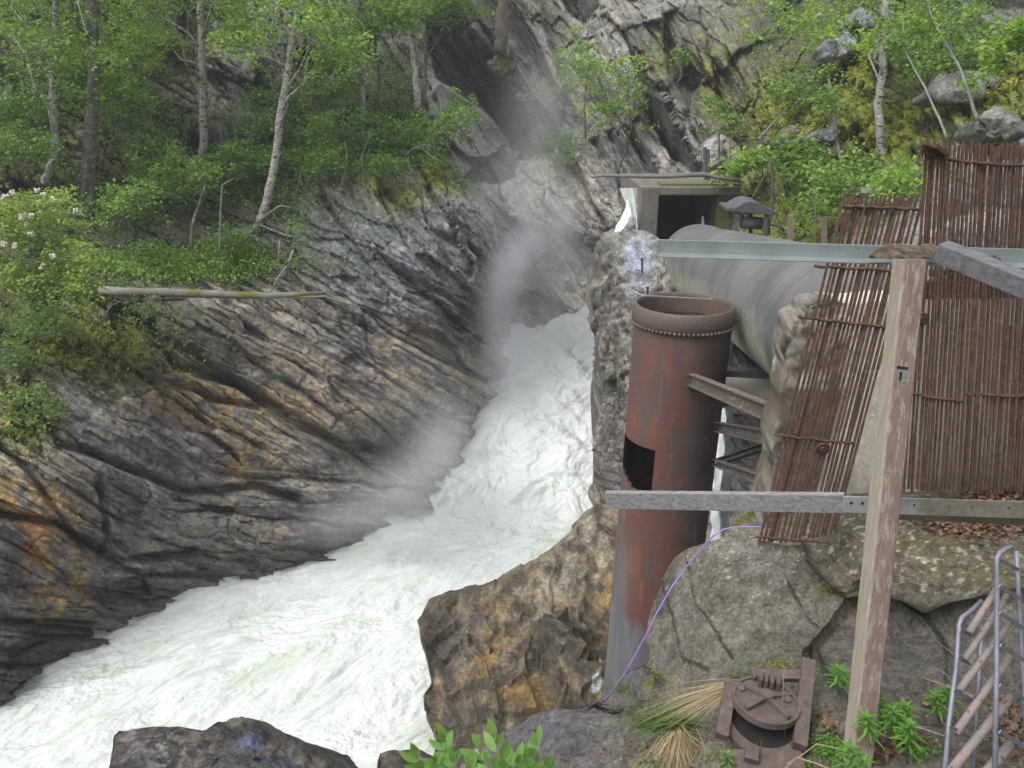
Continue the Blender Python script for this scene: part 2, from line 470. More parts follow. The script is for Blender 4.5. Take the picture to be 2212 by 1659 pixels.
# slabs: each polygon's face leans out over its lower-left neighbour (depth falls from 'back' metres behind to 'out' metres in front, across the bedding)
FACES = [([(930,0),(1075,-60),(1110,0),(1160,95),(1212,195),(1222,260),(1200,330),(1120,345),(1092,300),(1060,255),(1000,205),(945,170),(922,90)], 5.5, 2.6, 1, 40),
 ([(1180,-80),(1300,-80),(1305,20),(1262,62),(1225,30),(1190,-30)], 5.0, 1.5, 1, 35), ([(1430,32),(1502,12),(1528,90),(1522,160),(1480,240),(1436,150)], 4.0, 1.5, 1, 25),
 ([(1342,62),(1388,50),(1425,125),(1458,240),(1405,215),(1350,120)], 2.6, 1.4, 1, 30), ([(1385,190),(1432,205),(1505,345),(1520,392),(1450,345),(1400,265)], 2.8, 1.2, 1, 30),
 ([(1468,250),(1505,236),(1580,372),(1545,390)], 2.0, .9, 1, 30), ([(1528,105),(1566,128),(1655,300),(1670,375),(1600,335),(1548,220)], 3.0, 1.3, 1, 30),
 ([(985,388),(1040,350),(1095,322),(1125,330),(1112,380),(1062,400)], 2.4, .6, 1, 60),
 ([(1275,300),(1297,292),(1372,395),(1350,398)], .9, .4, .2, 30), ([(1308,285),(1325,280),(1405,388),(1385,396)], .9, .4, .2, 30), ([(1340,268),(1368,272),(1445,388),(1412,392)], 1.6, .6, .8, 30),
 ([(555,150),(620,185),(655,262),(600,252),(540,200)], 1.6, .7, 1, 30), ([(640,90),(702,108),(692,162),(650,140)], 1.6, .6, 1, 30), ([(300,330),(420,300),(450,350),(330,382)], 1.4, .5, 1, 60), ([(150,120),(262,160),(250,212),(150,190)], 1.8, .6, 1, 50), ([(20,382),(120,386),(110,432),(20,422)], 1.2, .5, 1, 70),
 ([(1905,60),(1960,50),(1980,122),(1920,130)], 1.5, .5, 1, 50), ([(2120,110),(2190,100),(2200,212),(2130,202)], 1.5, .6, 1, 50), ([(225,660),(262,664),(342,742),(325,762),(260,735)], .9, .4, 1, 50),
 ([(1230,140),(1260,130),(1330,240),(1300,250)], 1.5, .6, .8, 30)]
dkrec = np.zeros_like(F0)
Wb = np.stack([(U - CU) * KS, F0 * .2, (CV - V) * KS], -1)
wu, wv = U + 7 * fbm(Wb, 1.0, 3) + 3 * fbm(Wb, 4, 3), V + 7 * fbm(Wb, 1.0, 3, off=40) + 3 * fbm(Wb, 4, 3, off=44)
dF = np.zeros_like(F0)
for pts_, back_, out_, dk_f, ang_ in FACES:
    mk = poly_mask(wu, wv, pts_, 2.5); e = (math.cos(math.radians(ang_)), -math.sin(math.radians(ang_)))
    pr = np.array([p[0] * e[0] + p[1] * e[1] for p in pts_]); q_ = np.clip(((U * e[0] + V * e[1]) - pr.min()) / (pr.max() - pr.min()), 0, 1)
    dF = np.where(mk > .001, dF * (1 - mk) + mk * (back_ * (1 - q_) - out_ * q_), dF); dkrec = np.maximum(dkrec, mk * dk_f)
    # the light top edge beyond the lip stands out too and falls away behind
    sd_ = np.clip((U * e[0] + V * e[1]) - pr.max(), 0, 60) / 26.0
PROUD = [([(925,205),(950,180),(1000,215),(1060,265),(1092,310),(1080,330),(1060,345),(1010,335),(960,290),(930,250)], 1.6), ([(1085,-60),(1150,-60),(1175,60),(1222,195),(1212,250),(1165,100),(1112,0)], 3.0),
 ([(470,60),(520,90),(560,140),(640,220),(600,225),(500,160),(460,110)], 1.2), ([(460,250),(540,240),(600,290),(560,310),(470,290)], .9), ([(1880,90),(1920,80),(1960,105),(1950,125),(1900,140),(1870,130)], .9),
 ([(1310,30),(1425,20),(1432,40),(1345,62)], 1.5), ([(1385,150),(1470,100),(1480,150),(1430,190)], 1.8), ([(1500,345),(1560,300),(1600,350),(1580,390)], 1.0), ([(1050,345),(1180,330),(1330,350),(1345,470),(1270,520),(1110,480)], .5)]
for pts_, dep in PROUD: dF -= dep * poly_mask(wu, wv, pts_, 4)
F0 = F0 + dF
Q = P(U, V, F0)
NR = grid_normals(Q)
NR = np.where((NR[..., 1:2] > 0), -NR, NR)
kn = .3 - .27 * np.clip(blobs(U, V, [(1100,150,330,330,0,1.3),(1450,170,330,300,0,1.3)]), 0, 1)[..., None]
NR = kn * NR - (1 - kn) * Q / np.linalg.norm(Q, axis=-1, keepdims=True); NR /= np.linalg.norm(NR, axis=-1, keepdims=True)
# three bedding directions blended over the picture of the gorge, so the layers turn as they do in the rock
phi = fPhi(U, V)
big = blobs(U, V, [(1050,170,260,230),(1420,170,330,240),(980,260,160,120),(1650,250,120,200,0,.8),(430,170,170,170,0,.5)])
veg_l = np.clip(blobs(U, V, [(300,250,520,330,0,1.2),(100,-200,700,400,0,1.2),(60,650,330,150,0,1.),(420,560,260,70,0,1.1),(800,200,150,230,0,.8)]), 0, 1)
fine = 1 - 0.6 * veg_l
QS = np.stack([(U - CU) * KS, .22 * F0, (CV - V) * KS], -1)     # the sheet unrolled: metres along it at 20 m
D = np.zeros_like(F0)
wsum = np.zeros_like(F0)
for c, seed in ((6, 11), (32, 21), (55, 31)):
    w = np.exp(-((phi - c) / 11.0) ** 2) + 1e-4
    if c == 6: w = w + (phi < 6) * 1.0
    if c == 55: w = w + (phi > 55) * 1.0
    n, l = dirs(c, 0.1)
    d = strata(QS, n, l, 1.05, 0.42, seed=seed, saw=0.75, crack=0.55, aspect=8, warp=.20, rag=.04) + strata(QS, n, l, 0.36, 0.15, seed=seed + 1, saw=0.8, crack=0.5, aspect=9, warp=.28, rag=.06) \
        + strata(QS, n, l, 0.12, 0.028, seed=seed + 2, saw=0.7, crack=0.4, aspect=9)
    if c == 55:
        d = d + big * strata(QS, n, l, 2.6, 1.3, seed=seed + 5, saw=1.3, crack=0.2, warp=0.12, rag=.03, aspect=9)
    cell = np.stack([QS @ l / 2.8, QS @ n / .55, QS[..., 1] / 1.5], -1) + .10 * fbm(QS, .8, 2, off=seed)[..., None]
    d = d + facets(cell, .55, seed) + facets(cell * 2.7 + 5.5, .16, seed + 1) + facets(cell * 7.0 + 2.5, .03, seed + 2)
    D += w * d; wsum += w
D /= wsum
D *= np.clip(F0 / 20.0, .6, 1.6)
D += 0.5 * fbm(Q, 0.25, 3, off=3) + 0.07 * fbm(Q, 1.3, 4, off=9) + 0.03 * fbm(Q, 5, 3, off=2)
# boulder-like lumps on the right-hand hillside and moss cushions
hill = sstep(1600, 1750, U) * sstep(620, 520, V)
w1, w2, wid = worley(Q * np.array([1, 1, 1.3]) + 0.35 * np.stack([fbm(Q, .6, 2, off=k) for k in (1, 4, 7)], -1), 0.55)
lump = np.clip((w2 - w1) * 1.3, 0, 0.55) - 0.25
D = D * (1 - 0.45 * hill) + hill * lump * 1.3
calm = np.clip(blobs(U, V, [(420,585,230,45,0,1),(1640,480,90,70,0,.8)]), 0, 1)
D *= (1 - 0.7 * calm) * (1 - .5 * np.clip(blobs(U, V, [(1200,400,130,90,0,1.2),(1060,170,130,150,-30,1)]), 0, 1))
def crackline(pts, wpx, depth): 
    global D
    D -= depth * np.exp(-(seg_dist(U, V, pts) / wpx) ** 2)
# the long joints and recesses one can name in the photograph
crackline([(60,830),(130,960),(240,1000),(400,1060),(560,1050),(640,1075)], 9, .55)
crackline([(330,700),(380,790),(520,830),(640,920),(760,960),(850,975)], 10, .6)
crackline([(330,820),(450,860),(560,880)], 7, .4)
crackline([(0,1110),(120,1130),(210,1180),(260,1210),(420,1190)], 9, .5)
crackline([(0,960),(60,1010),(150,1140)], 8, .3)
crackline([(210,1030),(230,1130),(225,1200)], 7, .3)
crackline([(700,430),(800,560),(960,640),(1060,720)], 9, .35)
crackline([(820,400),(930,500),(1040,560)], 8, .3)
crackline([(0,1340),(200,1345)], 5, .25)
D -= 1.1 * blobs(U, V, [(860,985,110,55,-8)]) + 0.6 * blobs(U, V, [(130,650,60,30),(280,700,60,25,40)])
D -= 2.2 * blobs(U, V, [(1110,300,70,50,-20)]) + 1.2 * blobs(U, V, [(1090,190,90,130,-35)]) + 1.2 * blobs(U, V, [(1470,140,40,90,-30)])
D += 0.7 * blobs(U, V, [(1900,290,90,40,20),(2120,230,130,45,-25),(1700,440,50,40)])
D -= 0.9 * blobs(U, V, [(1600,30,60,60)])
Qc = Q + NR * D[..., None]
# ---- albedo
def mixn(a, b, m): return a * (1 - m[..., None]) + np.array(b) * m[..., None]
n1 = fbm(Qc, 0.8, 5, off=50); n2 = fbm(Qc, 3.0, 4, off=60)
nA, lA = dirs(30)
sq = np.stack([QS @ lA * 0.35, QS @ nA * 3.0, QS[..., 1] * 0.5], -1)
st = fbm(sq, 1.6, 4, off=70)
col = np.zeros(F0.shape + (3,)) + np.array([.165, .165, .165])
col = mixn(col, (.26, .25, .24), sstep(0.0, .5, n1))
tan = np.clip(blobs(U, V, [(450,900,420,260,0,1),(900,800,150,200,0,1),(60,1080,200,120,0,1),(700,1120,260,60,0,.8),(500,1170,300,60,0,.7)]), 0, 1)
col = mixn(col, (.34, .285, .21), tan * sstep(-.3, .45, st + n2 * .6))
col = mixn(col, (.055, .05, .048), np.clip(tan + .3 * (V > 600) * (U < 1100), 0, 1) * sstep(.05, .45, -st + .35 * n1) * .6)
col = mixn(col, (.25, .15, .09), tan * sstep(.2, .5, fbm(sq, .9, 3, off=90)) * .22)
grey = np.clip(blobs(U, V, [(380,980,190,55,22,1),(130,880,70,80,0,1),(230,1080,30,90,0,.8),(60,1180,80,60,0,.6),(800,540,180,110,35,1.2),(960,480,90,80,0,1.2),(720,470,80,60,0,1)]), 0, 1)
col = mixn(col, (.15, .155, .175), grey * sstep(-.5, .3, n1 + .5))
col = mixn(col, (.30, .31, .33), grey * sstep(.1, .45, n2 + n1 * .5) * .6)
och = blobs(U, V, [(60,1090,80,45,20,1.3),(100,1250,26,110,-18,1.5),(170,1260,20,100,-15,1.2),(490,870,130,45,10,.9),(520,1000,60,40,40,.9),(110,1350,60,30,0,.8),(120,1140,60,40,0,.9)])
och = och * sstep(-.45, .3, n2 + .35 * n1)
col = mixn(col, (.42, .27, .09), np.clip(och, 0, 1) * .9)
col = mixn(col, (.30, .12, .045), np.clip(blobs(U, V, [(55,1200,28,75,-10,1),(85,1130,40,30,0,.8),(470,1010,30,14,0,.6)]), 0, 1) * sstep(-.4, .2, n2))
dk = np.clip(blobs(U, V, [(60,1420,220,90,0,1.2),(260,1290,150,45,-20,1.),(200,1170,90,30,0,.9),(600,1200,280,25,-9,.8),(30,1230,30,60,0,.8),(860,990,100,50,0,.5),(480,760,130,60,30,.9),(380,720,50,60,0,.8)]), 0, 1)
col = mixn(col, (.06, .057, .055), dk * sstep(-.5, .2, n1 + n2 * .5 + .2))
pink = np.clip(blobs(U, V, [(1200,400,150,110,0,1.3),(1240,600,130,110,0,1.2),(1440,340,130,70,0,.9),(1320,90,130,100,0,.7),(1020,280,60,90,-35,.9),(1560,330,60,60,0,.8)]), 0, 1)
col = mixn(col, (.37, .34, .31), pink * sstep(-.6, .1, n1 + .3 * n2))
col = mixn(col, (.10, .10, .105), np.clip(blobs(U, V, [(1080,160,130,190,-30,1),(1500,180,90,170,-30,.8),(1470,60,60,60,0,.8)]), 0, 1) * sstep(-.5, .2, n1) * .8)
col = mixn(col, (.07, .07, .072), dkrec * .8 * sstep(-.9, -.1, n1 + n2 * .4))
col = mixn(col, (.035, .034, .034), np.clip(blobs(U, V, [(1630,740,70,60,0,1.3),(1610,960,90,110,0,1.2),(1480,650,70,50,20,1.3),(1550,690,60,40,30,1.2)]), 0, 1) * .95)  # shade of the gaps round pipe and tank painted near-black
# moss, grass and soil
upn = grid_normals(Qc); upn = np.where(upn[..., 1:2] > 0, -upn, upn)
flat = sstep(.15, .6, upn[..., 2])
soil = np.clip(blobs(U, V, [(300,250,520,300,0,1.3),(200,-200,900,330,0,1.3),(120,700,270,110,0,1.3),(420,570,260,55,0,1.3),(800,250,150,170,0,1.1),(870,350,120,50,0,.8),(0,560,250,200,0,1.),(1700,480,110,110,0,1.2),(1790,150,260,330,0,.8),(2150,-150,400,200,0,.8)]), 0, 1)
bare = blobs(U, V, [(480,150,110,120,20,1.2),(530,260,90,70,30,.8),(980,230,60,80,-30,1)])
soil = np.clip(soil * 1.3 - bare - .1, 0, 1)
col = mixn(col, (.055, .06, .025), soil * sstep(-.5, 0, n1 + .3))
moss = blobs(U, V, [(360,120,90,50,0,1),(200,760,130,60,15,1.2),(50,330,140,40,0,.6),(60,900,60,70,0,1),(820,400,34,18,0,.9),(940,395,45,30,30,.9),(1880,290,150,60,12,1.4),(2120,220,190,75,-18,1.5),(1850,150,90,100,0,1),(1700,450,110,90,0,1.1),(1580,460,50,60,0,1.2),(1690,250,90,90,0,.9),(1550,160,60,100,0,.35),(1440,110,30,50,0,.6),(90,350,60,20,0,.9),(230,460,40,30,0,.7),(870,430,60,30,0,.6)])
moss = np.clip(np.clip(moss * 1.25, 0, 1) * sstep(-.45, .15, n1 * .6 + n2 * .4 + .5 * flat - .1), 0, 1)
mc = mixn(np.zeros_like(col) + np.array([.18, .225, .03]), (.27, .26, .035), sstep(-.2, .4, n2))
col = col * (1 - moss[..., None]) + mc * moss[..., None]
ylw = np.clip(blobs(U, V, [(1400,120,330,150,0,.38),(1230,190,60,80,-40,.7),(1560,190,60,110,-20,1)]), 0, 1) * flat * sstep(0, .4, n2 + n1)
col = mixn(col, (.24, .19, .03), ylw)
Dp = moss * (.10 + .10 * fbm(Qc, 5, 3)) 
Qc = Qc + upn * Dp[..., None]
shore = sstep(WZ + 1.0, WZ + .1, Qc[..., 2] + .35 * n1)
col = col * (1 + .36 * (1 - moss) * (1 - soil))[..., None]
col = col * np.where((V > 600)[..., None], np.array([1.0, .98, .94]), 1.0)
col = mixn(col, (.07, .068, .065), shore * .6)
wet = np.clip(shore + blobs(U, V, [(400,990,230,70,20,1),(100,1400,300,150,0,.8),(900,1000,300,170,0,.7),(800,600,200,150,0,.5)]), 0, 1) * (1 - moss)
M_rock = rock_mat('layered_rock', 10, 0.05)
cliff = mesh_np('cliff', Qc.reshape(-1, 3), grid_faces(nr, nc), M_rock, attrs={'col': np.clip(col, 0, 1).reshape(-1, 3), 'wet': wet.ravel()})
tag(cliff, kind='structure')
CLIFF = dict(U=U, V=V, Q=Qc, N=upn, moss=moss, soil=soil, n1=n1)
def cliff_at(u, v):
    c = int(round((u - uu[0]) / (uu[1] - uu[0]))); r = int(round((v - vv[0]) / (vv[1] - vv[0])))
    c = min(max(c, 0), nc - 1); r = min(max(r, 0), nr - 1)
    return Qc[r, c]
def cliffF(u, v): return float(cliff_at(u, v)[1])

# hills added unseen behind and beside the camera to block low sky light
hu = np.linspace(0, 2 * math.pi, 181)[:-1]; hr = np.linspace(0, 1, 40)
A_, R_ = np.meshgrid(hu, hr)
rad = 30 + 120 * R_
hx = np.sin(A_) * rad * .75; hy = 12 + np.cos(A_) * rad
hz = -10 + 30 * R_ ** .8 * (0.55 + 0.45 * np.abs(np.cos(A_ / 2 + .3))) 
Hq = np.stack([hx, hy, hz], -1)
Hq[..., 2] += 4 * fbm(Hq, .05, 4)
front = sstep(.62, .8, np.cos(A_))
Hq[..., 1] += front * 26; Hq[..., 2] -= front * 6
mh, nt, b = newmat('unseen_hillside')
nn = noise(nt, geo_vec(nt), .6, 8, .7)
nt.links.new(mixc(nt, ramp(nt, nn, .35, .65), (.04, .065, .02), (.10, .13, .04)), b.inputs['Base Color']); b.inputs['Roughness'].default_value = .95
tag(mesh_np('sky_block_hills', Hq.reshape(-1, 3), grid_faces(40, 180, wrap=True), mh), kind='structure')

# ------------------------------------------------------------------ rocks traced as solid bodies
def solid_rock(name, outline, center, ctrl, thick, disp, colf, mat, rings=130, seg=520, back=30, kind=None, wetf=None, label=None, cat=None, lean=0.0, rim=0.0, cracks=(), bd=.3):
    out = np.array(outline, float)
    cx, cy = center
    ang = np.arctan2(out[:, 1] - cy, out[:, 0] - cx); o = np.argsort(ang); out = out[o]; ang = ang[o]
    th = np.linspace(-math.pi, math.pi, seg, endpoint=False)
    # intersect rays with the polygon
    R = np.zeros(seg)
    px_, py_ = out[:, 0] - cx, out[:, 1] - cy
    m = len(out)
    for i in range(m):
        x0, y0 = px_[i], py_[i]; x1, y1 = px_[(i + 1) % m], py_[(i + 1) % m]
        ex, ey = x1 - x0, y1 - y0
        den = np.cos(th) * ey - np.sin(th) * ex
        t = (x0 * ey - y0 * ex) / np.where(abs(den) < 1e-9, 1e-9, den)
        s = (x0 * np.sin(th) - y0 * np.cos(th)) / np.where(abs(den) < 1e-9, 1e-9, den)
        ok = (s >= -1e-6) & (s <= 1 + 1e-6) & (t > 0)
        R = np.where(ok, np.maximum(R, t), R)
    k = np.array([1, 2, 1.]) / 4
    R = np.convolve(np.concatenate([R[-2:], R, R[:2]]), k, 'same')[2:-2]
    tt = np.concatenate([np.linspace(0, 1, rings) ** 0.8, np.linspace(1, 0, back)[1:]])
    nfront = rings
    TT, TH = np.meshgrid(tt, th, indexing='ij'); RR = R[None] * TT
    Ug = cx + RR * np.cos(TH); Vg = cy + RR * np.sin(TH)
    f = tps([(a, b, math.log(c)) for a, b, c in ctrl]); Fg = np.exp(f(Ug, Vg))
    isb = (np.arange(len(tt)) >= nfront)[:, None]
    Fg = Fg + rim * np.where(isb, 1, TT ** 8)
    Qr = P(Ug, Vg, Fg)
    bk = np.where(isb, np.sqrt(np.clip(1 - TT ** 2, 0, 1)), 0)
    Qr[..., 1] += bk * thick; Qr[..., 2] -= bk * lean
    nn_ = grid_normals(Qr, wrap=True)
    flip = nn_[5, :, 1].mean() > 0
    if flip: nn_ = -nn_
    nn_[0] = nn_[1].mean(0)
    d = disp(Qr, Ug, Vg)
    for pts, wpx, dep in cracks: d = d - dep * np.exp(-(seg_dist(Ug, Vg, pts) / wpx) ** 2) * (~isb)
    d = d * np.where(isb, bd, 1 - (1 - max(bd, .35)) * sstep(.88, 1.0, TT))
    Qd = Qr + nn_ * d[..., None]
    n2_ = grid_normals(Qd, wrap=True); n2_ = -n2_ if flip else n2_
    c = colf(Qd, Ug, Vg, n2_)
    w = wetf(Ug, Vg) if wetf else np.zeros_like(Ug)
    fc = grid_faces(len(tt), seg, wrap=True)
    ob = mesh_np(name, Qd.reshape(-1, 3), fc, mat, attrs={'col': np.clip(c, 0, 1).reshape(-1, 3), 'wet': w.ravel()})
    if kind: ob['kind'] = kind
    else: tag(ob, label, cat)
    return ob, Qd, Ug, Vg

# rock rib between cascade and pipe
def d_rib(Q_, u, v):
    n, l = dirs(75); 
    return strata(Q_, n, l, .5, .12, seed=41, saw=.6, crack=.5) + facets(Q_ * np.array([2.2, 1.5, .9]), .28, 3) + facets(Q_ * np.array([6, 5, 3]), .10, 4) + .12 * fbm(Q_, .8, 3) + .035 * fbm(Q_, 7, 4)
def c_rib(Q_, u, v, n):
    a = fbm(Q_, 2.2, 4, off=5); b2 = fbm(Q_, 7, 3, off=8)
    c = np.zeros(u.shape + (3,)) + np.array([.10, .095, .085])
    c = mixn(c, (.27, .25, .23), sstep(-.1, .4, a + .5 * b2) * .8)
    top = sstep(1300, 1380, u - (v - 560) * .02) * sstep(760, 690, v)
    c = mixn(c, (.30, .285, .265), top * sstep(-.35, .2, b2 + a * .5))
    c = mixn(c, (.33, .36, .43), blobs(u, v, [(1385,570,24,60,0,1.3)]) * .9)  # bluish wet sheen of the top painted into the colour
    c = mixn(c, (.34, .32, .27), sstep(1330, 1365, u) * sstep(700, 760, v) * sstep(0, .3, b2) * .8)
    return mixn(c, (.09, .085, .03), sstep(.3, .6, a) * .4)
M_rock2 = rock_mat('weathered_rock', 16, 0.03)
solid_rock('rock_rib', [(1292,545),(1310,515),(1345,498),(1390,500),(1425,515),(1450,560),(1475,640),(1500,760),(1500,1000),(1460,1130),(1345,1180),(1290,1160),(1288,1110),(1298,1050),(1288,1000),(1290,930),(1298,860),(1303,780),(1285,705),(1273,660),(1280,600)],
  (1385,840), [(1290,540,16.5),(1345,510,17),(1420,520,16),(1400,640,14.6),(1480,700,14.5),(1290,700,16.6),(1340,700,15.0),(1300,900,15.5),(1350,900,14),(1470,950,13.4),(1290,1100,14.2),(1350,1150,12.6),(1480,1150,12.5),(1400,800,14)],
  4.0, d_rib, c_rib, M_rock2, kind='structure', wetf=lambda u, v: blobs(u, v, [(1385,570,30,80,0,1),(1290,1000,20,300,0,.8)]))

# rock shoulder in front of the pool, left of the tank
def d_sh(Q_, u, v):
    n, l = dirs(-25); n3, l3 = dirs(60)
    return strata(Q_, n3, l3, .55, .16, seed=51, saw=.6, crack=.5, warp=.6, aspect=5) + .30 * fbm(Q_, .6, 3) + facets(Q_ * np.array([1.6, 1.2, 1.1]), .22, 8) + .022 * fbm(Q_ * np.array([1.6, 1, .7]), 6, 4)
def c_sh(Q_, u, v, n):
    a = fbm(Q_, 1.4, 4, off=5); b2 = fbm(Q_, 4.5, 4, off=8); q = fbm(Q_ * np.array([2.2, 1, .8]), 2.2, 4, off=18)
    c = np.zeros(u.shape + (3,)) + np.array([.10, .085, .065])
    c = mixn(c, (.30, .24, .15), sstep(-.2, .35, q + .3 * b2) * .85)
    c = mixn(c, (.42, .25, .07), sstep(.0, .35, a + .3 * b2) * np.clip(blobs(u, v, [(1060,1440,90,130,-25,1.1),(1180,1400,120,70,0,1),(1250,1280,110,60,-20,1.),(950,1530,40,60,0,.8),(1130,1520,60,70,-40,1)]), 0, 1) * .9)
    c = mixn(c, (.06, .058, .05), np.clip(blobs(u, v, [(1210,1400,90,80,0,1.1),(1060,1560,150,60,0,1),(945,1380,45,60,0,1),(920,1560,40,60,0,.8),(1010,1460,40,40,0,.6)]), 0, 1) * sstep(-.4, .2, b2 + a * .4 + .1))
    c = mixn(c, (.38, .34, .27), np.clip(blobs(u, v, [(1240,1230,130,45,-35,1.2),(1290,1150,60,60,0,1)]), 0, 1) * sstep(-.4, .2, q) * .8)
    c = mixn(c, (.13, .13, .14), np.clip(blobs(u, v, [(1000,1360,60,60,0,.8)]), 0, 1) * .6)
    lace = sstep(.0, .22, fbm(Q_ * np.array([3, 1, 1.2]), 2.6, 5, off=91) + 1.15 * blobs(u, v, [(1297,1440,9,46,6,1),(1280,1500,30,14,-20,.95),(1035,1650,26,50,10,1.0)]) - .80)
    c = mixn(c * .84, (.50, .54, .56), lace)
    return c
solid_rock('rock_shoulder', [(903,1335),(915,1320),(960,1303),(1020,1295),(1080,1262),(1140,1222),(1200,1190),(1250,1142),(1290,1095),(1340,1085),(1420,1150),(1460,1300),(1460,1500),(1400,1750),(1150,1800),(960,1800),(925,1660),(935,1600),(912,1550),(908,1500),(925,1475),(915,1420),(905,1380)],
  (1160,1440), [(903,1335,10.6),(1020,1297,11.6),(1140,1222,12.4),(1250,1142,13),(1290,1095,13.4),(1340,1100,12.8),(1400,1300,11),(1200,1330,10.8),(1000,1380,9.9),(1100,1450,9.3),(1250,1450,9.3),(920,1500,9.4),(940,1640,8.5),(1100,1600,8.2),(1300,1600,8.3),(1400,1750,7.7),(1000,1800,7.6)],
  2.6, d_sh, c_sh, M_rock2, kind='structure', wetf=lambda u, v: blobs(u, v, [(1100,1500,300,150,0,1.0),(1200,1250,150,80,0,.7)]), lean=1.0)

# near boulder at the lower left
def d_bl(Q_, u, v):
    n, l = dirs(20)
    return strata(Q_, n, l, .35, .07, seed=61, saw=.5, crack=.35, warp=1.0) + .10 * fbm(Q_, 1.5, 4) + .035 * fbm(Q_, 6, 4)
def c_bl(Q_, u, v, n):
    a = fbm(Q_, 3, 4, off=5); b2 = fbm(Q_, 9, 4, off=8)
    c = np.zeros(u.shape + (3,)) + np.array([.06, .055, .05])
    c = mixn(c, (.13, .115, .095), sstep(-.1, .4, a))
    c = mixn(c, (.24, .23, .25), sstep(.05, .35, b2) * np.clip(blobs(u, v, [(350,1620,90,50,0,1),(300,1590,30,50)]), 0, 1) * .8)
    c = mixn(c, (.10, .12, .22), blobs(u, v, [(540,1605,30,16,0,.9),(590,1640,50,12,0,.7)]))
    return c
solid_rock('boulder', [(240,1640),(243,1590),(258,1575),(320,1566),(380,1568),(440,1575),(470,1553),(500,1546),(540,1550),(590,1580),(640,1600),(690,1615),(735,1632),(770,1665),(860,1760),(800,1900),(200,1900),(215,1720)],
  (480,1720), [(240,1620,6.2),(320,1570,6.6),(440,1580,6.4),(510,1548,6.6),(640,1600,6.5),(760,1665,6.3),(480,1720,5.2),(300,1720,5.4),(700,1750,5.5),(480,1900,4.8)],
  1.6, d_bl, c_bl, M_rock2, label='dark humped boulder with pale lichen rising from the river at the bottom edge', cat='boulder', wetf=lambda u, v: blobs(u, v, [(560,1620,70,40,0,1)]), lean=1.5)
solid_rock('boulder', [(815,1640),(820,1628),(850,1620),(900,1622),(940,1640),(960,1720),(940,1800),(800,1800)],
  (880,1720), [(815,1640,5.6),(900,1620,5.8),(880,1720,5.2),(950,1700,5.4),(860,1800,4.9)],
  .8, d_bl, c_bl, M_rock2, rings=50, seg=160, label='small dark squared rock behind the willow shoots', cat='boulder', lean=1.0)

# near ground: masonry, concrete and wet rock on the right
NEAR_CTRL = [(900,2200,2.9),(1000,1720,3.9),(1100,1575,4.6),(1210,1530,4.6),(1300,1515,4.3),(1350,1450,4.1),(1395,1380,4.3),(1430,1250,4.5),(1480,1190,4.6),(1560,1160,4.5),(1640,1140,4.6),
  (1740,1130,4.4),(1750,1180,4.1),(1600,1300,3.85),(1500,1400,3.8),(1800,1330,3.75),(1700,1430,3.4),(1500,1480,3.6),(1400,1600,3.2),(1200,1640,3.7),(1650,1540,3.05),(1650,1640,2.9),(1850,1640,2.62),(1900,1560,2.8),
  (1850,1200,3.75),(2000,1200,3.65),(1900,1125,4.0),(2150,1100,3.95),(2000,1280,3.5),(2000,1330,3.62),(1950,1420,3.35),(1860,1330,3.6),(2050,1450,3.2),(2120,1250,3.4),(2200,1300,3.2),(2200,1500,2.8),(2100,1640,2.55),(2300,1640,2.4),(2500,1080,3.9),(2500,1500,2.6),(2500,2200,1.6),(1700,2200,1.75),(1300,2200,2.2),(2050,1060,4.25),(2300,1062,4.2)]
near_f = tps([(a, b, math.log(c)) for a, b, c in NEAR_CTRL])
def nearF(u, v): return float(np.exp(near_f(np.array([u]), np.array([v])))[0])
CR = [([(1745,1180),(1752,1220),(1790,1260),(1850,1285)], 3.2, .07), ([(1850,1255),(1838,1290),(1825,1330),(1790,1370),(1760,1410),(1735,1440)], 4, .09),
      ([(1640,1180),(1700,1190),(1745,1185)], 3, .05), ([(1850,1285),(1930,1280),(2010,1302),(2120,1300),(2212,1290)], 5, .09), ([(1930,1285),(2000,1330),(2045,1390),(2060,1450),(2040,1520)], 3.5, .06),
      ([(1760,1420),(1790,1480),(1830,1520)], 5, .07), ([(1480,1190),(1500,1300),(1540,1360),(1580,1420)], 2.2, .025), ([(1700,1250),(1745,1330),(1785,1370)], 2.2, .025), ([(1395,1440),(1430,1470),(1420,1500)], 4, .07), ([(1430,1250),(1450,1330),(1470,1420),(1530,1445)], 3, .03)]
def d_nr(Q_, u, v):
    n, l = dirs(15)
    w1_, w2_, _ = worley(Q_, 26)
    peb = sstep(1150, 1200, v + (u - 1745) * .0) * sstep(1310, 1270, v) * sstep(1755, 1800, u)
    rough = sstep(1480, 1560, v) + sstep(1400, 1300, u)
    return .05 * fbm(Q_, 1.6, 4) + .016 * fbm(Q_, 8, 4) + peb * .010 * (w2_ - w1_) + .05 * blobs(u, v, [(1950,1420,90,110),(1620,1300,160,110),(1980,1210,230,60)]) + (.05 + .0) * rough * fbm(Q_, 3, 4, off=4) + sstep(1500, 1350, u) * sstep(1460, 1520, v) * strata(Q_, n, l, .3, .09, seed=71, warp=.8)
